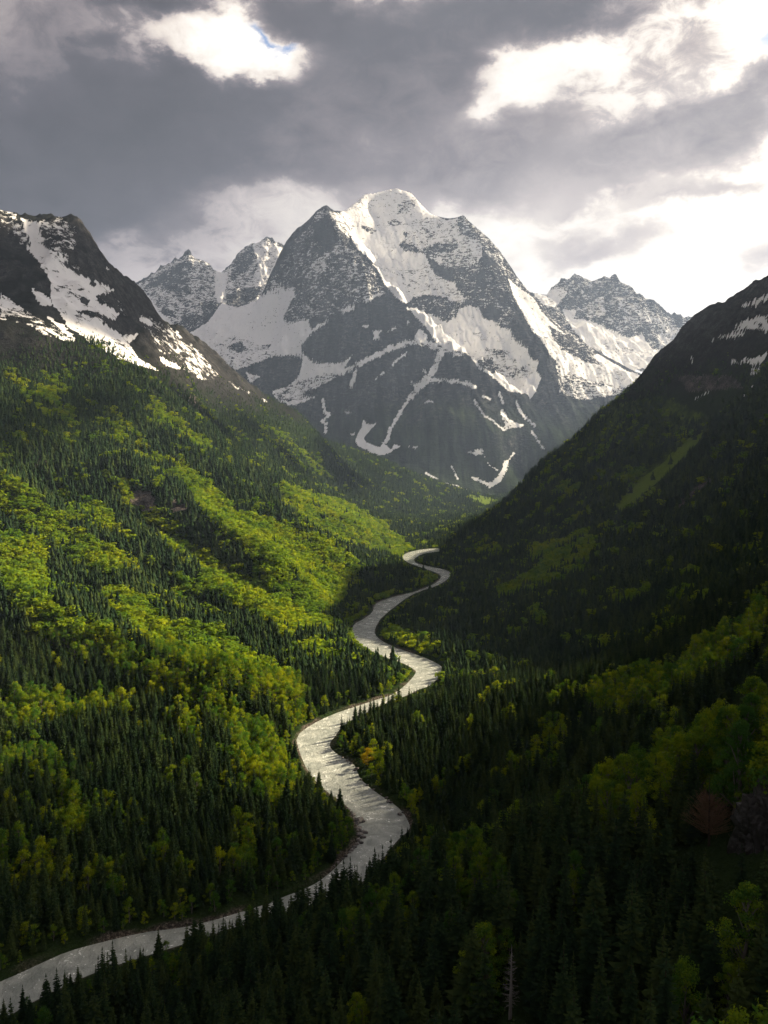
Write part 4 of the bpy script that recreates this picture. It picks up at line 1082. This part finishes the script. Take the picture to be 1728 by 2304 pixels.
# ------------------------------------------------------------------ the wood beyond those: one object for each kind
def far_spruce(seed):
    r = random.Random(seed)
    v, f = [], []
    for k in range(4):
        z0, z1 = .06 + .22 * k, (.46, .66, .84, 1.0)[k]
        R = .195 * (1 - .24 * k)
        i = len(v)
        v.append((r.uniform(-.01, .01), r.uniform(-.01, .01), z1))
        for j in range(6):
            a = 6.283 * (j + r.uniform(-.3, .3)) / 6 + k
            q = R * r.uniform(.5, 1.4)
            v.append((q * math.cos(a), q * math.sin(a), z0 + r.uniform(-.05, .05)))
        f += [(i, i + 1 + j, i + 1 + (j + 1) % 6) for j in range(6)]
    return np.array(v), np.array(f)


def far_broad(seed, n=60):
    r = random.Random(seed)
    v, f = [], []
    lumps = [(r.uniform(-.2, .2), r.uniform(-.2, .2), r.uniform(.35, .82), r.uniform(.14, .24)) for _ in range(7)]
    for k in range(n):
        lx, ly, lz, lr = lumps[k % 7]
        d = np.array((r.gauss(0, 1), r.gauss(0, 1), r.gauss(0, 1)))
        d /= np.linalg.norm(d)
        p = np.array((lx, ly, lz)) + d * lr
        n_ = d + np.array((r.gauss(0, .5), r.gauss(0, .5), r.gauss(.2, .5)))
        s1 = np.cross(n_, (r.gauss(0, 1), r.gauss(0, 1), r.gauss(0, 1)))
        s1 /= np.linalg.norm(s1)
        s2 = np.cross(n_ / np.linalg.norm(n_), s1)
        w = r.uniform(.09, .16)
        i = len(v)
        v += [p - s1 * w, p + s2 * w * .9, p + s1 * w]
        f.append((i, i + 1, i + 2))
    return np.array(v), np.array(f)


def wood(name, kind, temps, mat, label):
    sel = np.nonzero((is_b == bool(kind)) & ~used)[0]
    far = sel[TYs[sel] >= NEAR_D]
    near = sel[TYs[sel] < NEAR_D]
    var = rng.integers(0, len(temps), len(far))
    co, fa, ti, base = [], [], [], 0
    for k, (tv, tf) in enumerate(temps):
        ids = far[var == k]
        c, s = np.cos(ROT[ids])[:, None], np.sin(ROT[ids])[:, None]
        h = H[ids][:, None]
        fat = (1.0 + rng.random(len(ids)) * .35)[:, None] * (1.36 if kind else 1.12)
        X = (tv[None, :, 0] * c - tv[None, :, 1] * s) * h * fat + TXs[ids][:, None]
        Y = (tv[None, :, 0] * s + tv[None, :, 1] * c) * h * fat + TYs[ids][:, None]
        Z = tv[None, :, 2] * h + TZs[ids][:, None] - .3
        co.append(np.stack([X, Y, Z], -1).reshape(-1, 3))
        m = len(ids)
        fa.append((tf[None] + (np.arange(m) * len(tv))[:, None, None]).reshape(-1, 3) + base)
        t0 = .34 + rng.random(m) * .36 if kind else .12 + rng.random(m) * .7
        ti.append((t0[:, None] + (rng.random((m, len(tv))) - .5) * .25).ravel())
        base += m * len(tv)
    nfar = base
    co.append(np.stack([TXs[near], TYs[near], TZs[near]], -1))
    co, fa = np.concatenate(co).astype(np.float32), np.concatenate(fa).astype(np.int32)
    me = bpy.data.meshes.new(name)
    me.vertices.add(len(co))
    me.vertices.foreach_set('co', co.ravel())
    me.loops.add(fa.size)
    me.loops.foreach_set('vertex_index', fa.ravel())
    me.polygons.add(len(fa))
    me.polygons.foreach_set('loop_start', np.arange(0, fa.size, 3, dtype=np.int32))
    me.update(calc_edges=True)
    attr(me, 'tint', np.concatenate(ti + [np.full(len(near), .5)]))
    z = np.zeros(nfar)
    attr(me, 'far', np.concatenate([np.ones(nfar), np.zeros(len(near))]))
    attr(me, 'inst', np.concatenate([z, np.ones(len(near))]))
    attr(me, 'turn', np.concatenate([z, ROT[near]]))
    attr(me, 'size', np.concatenate([z, H[near] / (BR_H if kind else SP_H)]))
    attr(me, 'form', np.concatenate([z, rng.integers(0, 5, len(near))]))
    o = link(name, me, mat, kind='stuff', label=label)
    g = bpy.data.node_groups.new(name + '_nodes', 'GeometryNodeTree')
    g.interface.new_socket('Geometry', in_out='INPUT', socket_type='NodeSocketGeometry')
    g.interface.new_socket('Geometry', in_out='OUTPUT', socket_type='NodeSocketGeometry')
    N, L = g.nodes, g.links

    def named(nm, typ='FLOAT'):
        a = N.new('GeometryNodeInputNamedAttribute')
        a.data_type = typ
        a.inputs[0].default_value = nm
        return a.outputs[0]
    gi, go = N.new('NodeGroupInput'), N.new('NodeGroupOutput')
    forms = N.new('GeometryNodeGeometryToInstance')
    for v in range(4, -1, -1):                                 # joined in reverse, so that form 0 comes first
        j = N.new('GeometryNodeJoinGeometry')
        for ob in first[(kind, v)][1:]:
            oi = N.new('GeometryNodeObjectInfo')
            oi.inputs[0].default_value = ob
            L.new(oi.outputs['Geometry'], j.inputs[0])
        ti_ = N.new('GeometryNodeGeometryToInstance')
        L.new(j.outputs[0], ti_.inputs[0])
        if v == 4:
            allf = N.new('GeometryNodeJoinGeometry')
        L.new(ti_.outputs[0], allf.inputs[0])
    N.remove(forms)
    ip = N.new('GeometryNodeInstanceOnPoints')
    cmp_ = N.new('FunctionNodeCompare')
    cmp_.data_type, cmp_.operation = 'FLOAT', 'GREATER_THAN'
    cmp_.inputs[1].default_value = .5
    L.new(named('inst'), cmp_.inputs[0])
    L.new(gi.outputs[0], ip.inputs['Points'])
    L.new(cmp_.outputs[0], ip.inputs['Selection'])
    L.new(allf.outputs[0], ip.inputs['Instance'])
    ip.inputs['Pick Instance'].default_value = True
    L.new(named('form'), ip.inputs['Instance Index'])
    cx = N.new('ShaderNodeCombineXYZ')
    L.new(named('turn'), cx.inputs[2])
    L.new(cx.outputs[0], ip.inputs['Rotation'])
    L.new(named('size'), ip.inputs['Scale'])
    jn = N.new('GeometryNodeJoinGeometry')
    L.new(gi.outputs[0], jn.inputs[0])
    L.new(ip.outputs[0], jn.inputs[0])
    L.new(jn.outputs[0], go.inputs[0])
    md = o.modifiers.new('wood', 'NODES')
    md.node_group = g
    print(name, 'far', len(far), 'near', len(near), 'faces', len(fa))


wood('spruce_forest', 0, [far_spruce(s) for s in range(31, 37)], M_SPRUCE, 'dense dark spruce forest covering the valley sides beyond the nearer trees')
wood('broadleaf_forest', 1, [far_broad(s) for s in range(41, 47)], M_BROAD, 'light green broadleaf woods in bands running down the valley sides')


# ------------------------------------------------------------------ single trees that stand out, the crag and the stones of the bank
x, y, z = SINGLE['gold']
tr_, cr_ = broadleaf(61, 12, .34, 30, 70, .5)
place_tree('broadleaf_tree', x, y, z, 1.0, 1.0, (tr_.mesh('trunk', M_PALE), cr_.mesh('crown', M_GOLD)), 'golden yellow sunlit tree standing alone on the shaded river bank', 'tree', None)
x, y, z = SINGLE['red']
tr_, cr_ = bare_tree(62, 12, .5, 300, True)
place_tree('bare_tree', x, y, z, 0.4, 1.35, (tr_.mesh('trunk', M_BARK), cr_.mesh('crown', M_TWIG)), 'reddish brown twiggy tree not yet in leaf beside the rock crag', 'tree', None)
x, y, z = SINGLE['snag']
tr_, cr_ = bare_tree(63, 15, .16, 90)
place_tree('dead_spruce', x, y, z, 0.4, 1.0, (tr_.mesh('trunk', M_DEAD), cr_.mesh('crown', M_DEAD)), 'dead bleached spruce with bare drooping branches among dark living spruces', 'dead tree', None)


def rock_mesh(seed, n=3, rough=.35):
    import bmesh
    bm = bmesh.new()
    bmesh.ops.create_icosphere(bm, subdivisions=n, radius=1.0)
    r = np.random.default_rng(seed)
    o1, o2 = r.random(2) * 50
    cut = [(np.array(v) / np.linalg.norm(v), r.uniform(.55, .85)) for v in r.normal(size=(9, 3))]
    for v in bm.verts:
        p = np.array(v.co)
        for nrm_, d in cut:
            k = p @ nrm_ - d
            if k > 0:
                p = p - nrm_ * k * .9
        p = p * (1 + rough * .5 * float(perlin(np.array([p[0] * 1.7 + o1 + p[2]]), np.array([p[1] * 1.7 + o2 - p[2]]))[0]))
        if n > 4:
            for f_, a_ in ((3.1, .22), (7.3, .12), (15.0, .07)):
                w_ = float(perlin(np.array([p[0] * f_ + o1 + p[1] * f_]), np.array([p[2] * f_ * .45 + o2 - p[1] * f_ * .4]))[0])
                p = p * (1 + a_ * (1 - 3 * abs(w_)))
        v.co = p
    me = bpy.data.meshes.new('boulder')
    bm.to_mesh(me)
    bm.free()
    me.materials.append(M_STONE)
    return me


rocks = [rock_mesh(s) for s in range(6)]
spots = [(930, 505, 1.5), (950, 535, 1.2), (968, 560, 1.8), (985, 590, 1.3), (1030, 612, 2.9), (1060, 620, 1.6), (1010, 640, 1.6), (1025, 690, 2.2), (1050, 715, 1.9), (1090, 722, 1.4), (1035, 745, 2.3), (1070, 765, 2.0), (1020, 790, 1.7), (1045, 815, 1.5), (1010, 830, 1.3), (985, 858, 1.5), (960, 885, 1.3), (940, 905, 1.2),
         (900, 940, 1.3), (870, 965, 1.2), (820, 1010, 1.5), (790, 1035, 1.1), (1285, 400, 1.3), (1300, 432, 1.7), (1325, 440, 1.2), (1240, 365, 1.1), (1010, 130, 1.9), (985, 140, 1.2), (1045, 225, 1.1), (1105, 280, 1.2), (1160, 320, 1.0), (1410, 555, 1.4), (1440, 530, 1.1), (950, 75, 1.3), (920, 50, 1.2), (880, 25, 1.1)]
for k, (a, b, s) in enumerate(spots):
    (X, Y), = ph('M', [(a, b)])
    (x, y), = on_river([(X, Y)])
    me = rocks[k % 6]
    o = link('boulder', me)
    o.location = (x, y, float(zriver(y)) + s * .12)
    o.rotation_euler = (rng.uniform(-.4, .4), rng.uniform(-.4, .4), rng.uniform(0, 6.28))
    o.scale = (s * 1.15, s * .9, s * .6)
    far_side = a > 1100 or b < 300
    lab = 'dark wet boulder at the foot of the shaded river bank' if far_side else ('large dark boulder breaking the water beside the spruce point' if s > 2.1 else 'small dark boulder along the stony edge of the spruce point')
    o['label'], o['category'], o['group'] = lab, 'boulder', lab.replace('boulder', 'boulders')

x, y, z = SINGLE['crag']
crag = bpy.data.objects.new('rock_crag', rock_mesh(77, 5, .9))
COL.objects.link(crag)
crag.data.materials.clear()
crag.data.materials.append(M_CRAG)
crag.location = (x + 3, y, z - 1)
crag.scale = (5.5, 6, 12)
crag.rotation_euler = (0, .12, .6)
crag['label'], crag['category'] = 'grey furrowed rock crag standing out of the trees beside the reddish bare tree', 'rock'
# ------------------------------------------------------------------ camera, sun, cloudy sky, air
cam = bpy.data.cameras.new('camera')
cam.sensor_fit = 'VERTICAL'
cam.angle = 2 * math.atan(1152.0 / F)
cam.clip_start, cam.clip_end = 1.0, 80000.0
camo = bpy.data.objects.new('camera', cam)
COL.objects.link(camo)
camo.location = (0, 0, CAMZ)
camo.rotation_euler = (math.pi / 2 - PITCH, 0, 0)
scene.camera = camo

sun = bpy.data.lights.new('sun', 'SUN')
sun.energy, sun.angle, sun.color = 5.0, math.radians(1.0), (1.0, 0.83, 0.58)
suno = bpy.data.objects.new('sun', sun)
COL.objects.link(suno)
suno.rotation_euler = Vector(SUN_DIR).to_track_quat('Z', 'Y').to_euler()

EXPO = 2.0
SKY = 0.29
world = bpy.data.worlds.new('World')
scene.world = world
world.use_nodes = True
t = NT(world.node_tree)
dirv = t.n('ShaderNodeTexCoord').outputs['Generated']
sx, sy, sz = [t.n('ShaderNodeSeparateXYZ', {0: dirv}).outputs[i] for i in range(3)]
azn = t.math('ARCTAN2', sx, sy)
eln = t.math('ARCSINE', sz)
p0 = t.n('ShaderNodeCombineXYZ', {0: azn, 1: eln, 2: 0.0}).outputs[0]
wv = t.n('ShaderNodeMapping', {0: dirv, 'Scale': (1, 1, 1.7)}).outputs[0]


def warp(vec, scale, amp, detail):
    c = t.n('ShaderNodeTexNoise', {'Vector': wv, 'Scale': scale, 'Detail': detail, 'Roughness': 0.6}).outputs['Color']
    c = t.n('ShaderNodeVectorMath', {0: c, 1: (0.5, 0.5, 0.5)}, operation='SUBTRACT').outputs[0]
    c = t.n('ShaderNodeVectorMath', {0: c, 'Scale': amp}, operation='SCALE').outputs[0]
    return t.n('ShaderNodeVectorMath', {0: vec, 1: c}, operation='ADD').outputs[0]


pw1 = warp(warp(p0, 2.6, 0.13, 3), 10.0, 0.11, 10)


def sky_at(X, Y):
    u, v = ray(X, Y)
    return math.atan(u), math.atan2(v, math.hypot(1, u))


def blob(vec, X, Y, rx, ry, rot, kind='QUADRATIC_SPHERE'):
    a, e = sky_at(X, Y)
    mp = t.n('ShaderNodeMapping', {0: vec, 'Location': (a, e, 0), 'Rotation': (0, 0, math.radians(rot)), 'Scale': (rx / F, ry / F, 1)}, vector_type='TEXTURE')
    return t.n('ShaderNodeTexGradient', {0: mp.outputs[0]}, gradient_type=kind).outputs['Fac']


DARK = [  # thick cloud: centre, half size, tilt, weight (negative: torn open)
    (250, 300, 950, 300, 4, 1.0), (640, 260, 760, 210, 0, .70), (320, -10, 460, 120, 0, .80), (740, 25, 260, 130, 0, .85), (1190, 10, 680, 210, 16, 1.15), (945, 130, 240, 230, 0, .50), (80, 445, 560, 200, 0, .75),
    (1090, 335, 700, 190, 8, .85), (1060, 430, 420, 150, 0, .55), (1360, 385, 440, 130, 10, .45), (1580, 312, 460, 120, 10, 1.05), (1330, 592, 340, 85, 0, .95), (1500, 470, 260, 40, 12, .5), (1712, 620, 170, 120, 0, .70), (1620, 250, 190, 60, 20, .5), (1420, 440, 220, 60, 14, .5), (1640, 430, 200, 45, 5, .45), (1250, 500, 160, 50, 12, .4),
    (500, 100, 300, 120, 8, -.95), (610, 120, 170, 80, 0, -.45), (90, 140, 420, 220, 0, -.42), (1150, 215, 420, 85, 22, -.55), (640, 450, 420, 110, 6, -.25), (420, 185, 110, 60, 0, .35),
]
fld = None
for X, Y, rx, ry, rot, amp in DARK:
    b = blob(pw1, X, Y, rx, ry, rot)
    fld = t.math('MULTIPLY_ADD', b, amp, 0.0 if fld is None else fld)
sd_ = t.n('ShaderNodeVectorMath', {0: dirv, 1: tuple(SUN_DIR)}, operation='DOT_PRODUCT').outputs['Value']
sp_ = t.n('ShaderNodeMapRange', {0: sd_, 1: 0.18, 2: 0.82}).outputs[0]
nz = t.noise(wv, 6.5, 10, 0.58, 0.3)
n2 = t.noise(wv, 24.0, 10, 0.66, 0.5)
n3 = t.noise(wv, 2.3, 6, 0.5)
up = t.step(eln, 0.27, 0.5)
fn = t.math('ADD', fld, t.math('ADD', t.math('MULTIPLY', t.math('SUBTRACT', nz, 0.5), 1.25), t.math('MULTIPLY', t.math('SUBTRACT', n2, 0.5), 1.05)))
fn = t.math('ADD', fn, t.math('MULTIPLY', t.math('MULTIPLY', t.step(sy, 0.75, 0.2), t.math('SUBTRACT', n3, 0.38)), 2.2))
soft = t.math('ADD', t.math('MULTIPLY', t.step(fn, -0.12, 0.72), 0.72), t.math('MULTIPLY', t.step(fn, 0.12, 0.36), 0.28))
vdark = t.math('ADD', t.math('MINIMUM', t.math('MULTIPLY_ADD', t.math('POWER', sp_, 1.25), 0.66, 0.135), 0.66), t.math('MULTIPLY', up, -0.01))
vdark = t.math('SUBTRACT', vdark, t.math('MULTIPLY', t.math('MULTIPLY', up, sp_), 0.36))
vdark = t.math('ADD', vdark, t.math('ADD', t.math('MULTIPLY', t.math('SUBTRACT', nz, 0.5), 0.42), t.math('MULTIPLY', t.math('SUBTRACT', n2, 0.5), 0.26)))
vbg = t.math('ADD', t.math('MULTIPLY_ADD', sp_, 0.56, 0.52), t.math('ADD', t.math('MULTIPLY', t.math('SUBTRACT', nz, 0.5), 0.5), t.math('MULTIPLY', t.math('SUBTRACT', n2, 0.5), 0.75)))
vbg = t.math('ADD', vbg, t.math('MULTIPLY', blob(pw1, 500, 90, 330, 150, 0), 0.36))
vbg = t.math('SUBTRACT', vbg, t.math('MULTIPLY', blob(pw1, 90, 120, 420, 260, 0), 0.24))
V = t.n('ShaderNodeMix', {0: soft, 2: vbg, 3: vdark}, data_type='FLOAT').outputs[0]
V = t.math('ADD', V, t.math('MULTIPLY', t.math('POWER', t.math('MAXIMUM', sd_, 0.0), 14.0), 0.3))
V = t.math('ADD', V, t.math('MULTIPLY', t.math('MULTIPLY', t.step(sy, 0.1, -0.7), t.step(sz, 0.85, 0.45)), 0.34))
lin = lambda r, g, b: tuple((((c / 255) + .055) / 1.055) ** 2.4 if c > 10 else c / 255 / 12.92 for c in (r, g, b))
cool = t.ramp(t.math('MULTIPLY', V, 0.75), [(.05, lin(47, 46, 54)), (.24, lin(83, 80, 88)), (.36, lin(123, 116, 121)), (.5, lin(178, 169, 168)), (.62, lin(222, 214, 206)), (.75, lin(250, 246, 240)), (.95, (1.25, 1.2, 1.12))])
rt = t.step(azn, -0.1, 0.5)
warm = t.math('MAXIMUM', t.math('MULTIPLY', up, 0.75), rt)
col = t.mix(warm, cool, t.mix(1.0, cool, (1.04, 0.99, 0.94), 'MULTIPLY'))
nish = t.n('ShaderNodeTexSky', sky_type='NISHITA', sun_disc=False, sun_elevation=SUN_EL, sun_rotation=SUN_AZ, altitude=800.0)
blue = t.mix(1.0, nish.outputs[0], (0.13, 0.13, 0.14), 'MULTIPLY')
hole = None
for X, Y, rx, ry, rot in ((610, 74, 52, 20, -30), (642, 96, 66, 19, 12), (1722, 88, 56, 50, 0)):
    b = blob(pw1, X, Y, rx, ry, rot, 'SPHERICAL')
    hole = b if hole is None else t.math('MAXIMUM', hole, b)
hole = t.step(t.math('ADD', hole, t.math('MULTIPLY', t.math('SUBTRACT', n2, 0.5), 1.3)), 0.2, 1.15)
col = t.mix(hole, col, blue)
bg = t.n('ShaderNodeBackground', {0: col, 1: SKY})
t.n('ShaderNodeOutputWorld', {0: bg.outputs[0]})
world.cycles.sampling_method = 'MANUAL'
world.cycles.sample_map_resolution = 512

# ------------------------------------------------------------------ air between the camera and the far peaks
import bmesh
hm = bpy.data.meshes.new('haze')
bm = bmesh.new()
bmesh.ops.create_cube(bm, size=1.0)
bm.to_mesh(hm)
bm.free()
lo = np.array([-6000.0, -5200.0, min(float(GZ.min()), float(MZ.min()), float(TZ.min()), float(EZ.min())) - 1.0])
hi = np.array([6000.0, 9500.0, max(float(GZ.max()), float(MZ.max()), float(TZ.max()), float(EZ.max())) + 40.0])
hz, ht = new_mat('thin_valley_haze')
pv = ht.n('ShaderNodeVolumePrincipled', {'Color': (0.50, 0.66, 1.0), 'Density': HAZE, 'Anisotropy': 0.35})
ht.n('ShaderNodeOutputMaterial', {1: pv.outputs[0]})
ho = link('haze', hm, hz, kind='stuff', label='thin blue grey air filling the whole valley up to the peaks')
ho.location = tuple((lo + hi) / 2)
ho.scale = tuple(hi - lo)

cy = scene.cycles
cy.use_denoising = True
cy.max_bounces, cy.diffuse_bounces, cy.glossy_bounces, cy.transmission_bounces, cy.volume_bounces, cy.transparent_max_bounces = 4, 3, 2, 3, 0, 4
cy.caustics_reflective = cy.caustics_refractive = False
cy.sample_clamp_indirect = 6.0
cy.use_adaptive_sampling = True
cy.adaptive_threshold = 0.01
vs = scene.view_settings
vs.view_transform, vs.look, vs.exposure, vs.gamma, vs.use_curve_mapping = 'Standard', 'None', EXPO, 1.0, False

# ------------------------------------------------------------------ the clouds out of view, added to hold the sun off the near woods and the snowy shoulder


def shade_to_cloud(X, Y, D, zc):
    x, y, z = P3(X, Y, D)
    k = (zc - z) / SUN_DIR[2]
    return x + SUN_DIR[0] * k, y + SUN_DIR[1] * k


cloud_spots = []
for X, Y, D, n, sp, rad in CLOUD_OVER:
    cx_, cy_ = shade_to_cloud(X, Y, D, 3150.0)
    for k in range(n):
        a, q = rng.uniform(0, 6.28), math.sqrt(rng.uniform(0, 1)) * sp
        cloud_spots.append((cx_ + q * math.cos(a) * 1.0, cy_ + q * math.sin(a), 3150.0 + rng.uniform(-60, 90), rad * rng.uniform(.7, 1.25)))
cv, cf = [], []
bm = bmesh.new()
bmesh.ops.create_icosphere(bm, subdivisions=4, radius=1.0)
sv = np.array([v.co[:] for v in bm.verts])
sf = np.array([[v.index for v in f.verts] for f in bm.faces])
bm.free()
for k, (x, y, z, r) in enumerate(cloud_spots):
    n = perlin(sv[:, 0] * 1.6 + k * 3.1 + sv[:, 2], sv[:, 1] * 1.6 + k * 1.7) * .5 + perlin(sv[:, 0] * 4.1 + k, sv[:, 1] * 4.1 + sv[:, 2] * 4.1) * .28 + perlin(sv[:, 0] * 9 - sv[:, 2] * 9, sv[:, 1] * 9 + k) * .14
    p = sv * (1 + n)[:, None] * np.array((r, r, r * .45))
    p[:, 2] = np.where(p[:, 2] < 0, p[:, 2] * .5, p[:, 2])
    cf.append(sf + len(cv) * len(sv))
    cv.append(p + np.array((x, y, z)))
cm = bpy.data.meshes.new('shadow_clouds')
cm.from_pydata(np.concatenate(cv).tolist(), [], np.concatenate(cf).tolist())
cm.polygons.foreach_set('use_smooth', np.ones(len(cm.polygons), bool))
mc, ct = new_mat('white_cloud')
cn = ct.noise(ct.n('ShaderNodeNewGeometry').outputs['Position'], 0.01, 5)
cb = ct.n('ShaderNodeBsdfDiffuse', {'Color': ct.mix(cn, (0.7, 0.71, 0.73), (0.85, 0.85, 0.86))})
ct.n('ShaderNodeOutputMaterial', {0: cb.outputs[0]})
link('shadow_clouds', cm, mc, kind='stuff', label='broken white cloud added out of view to shade woods and snowy slopes')
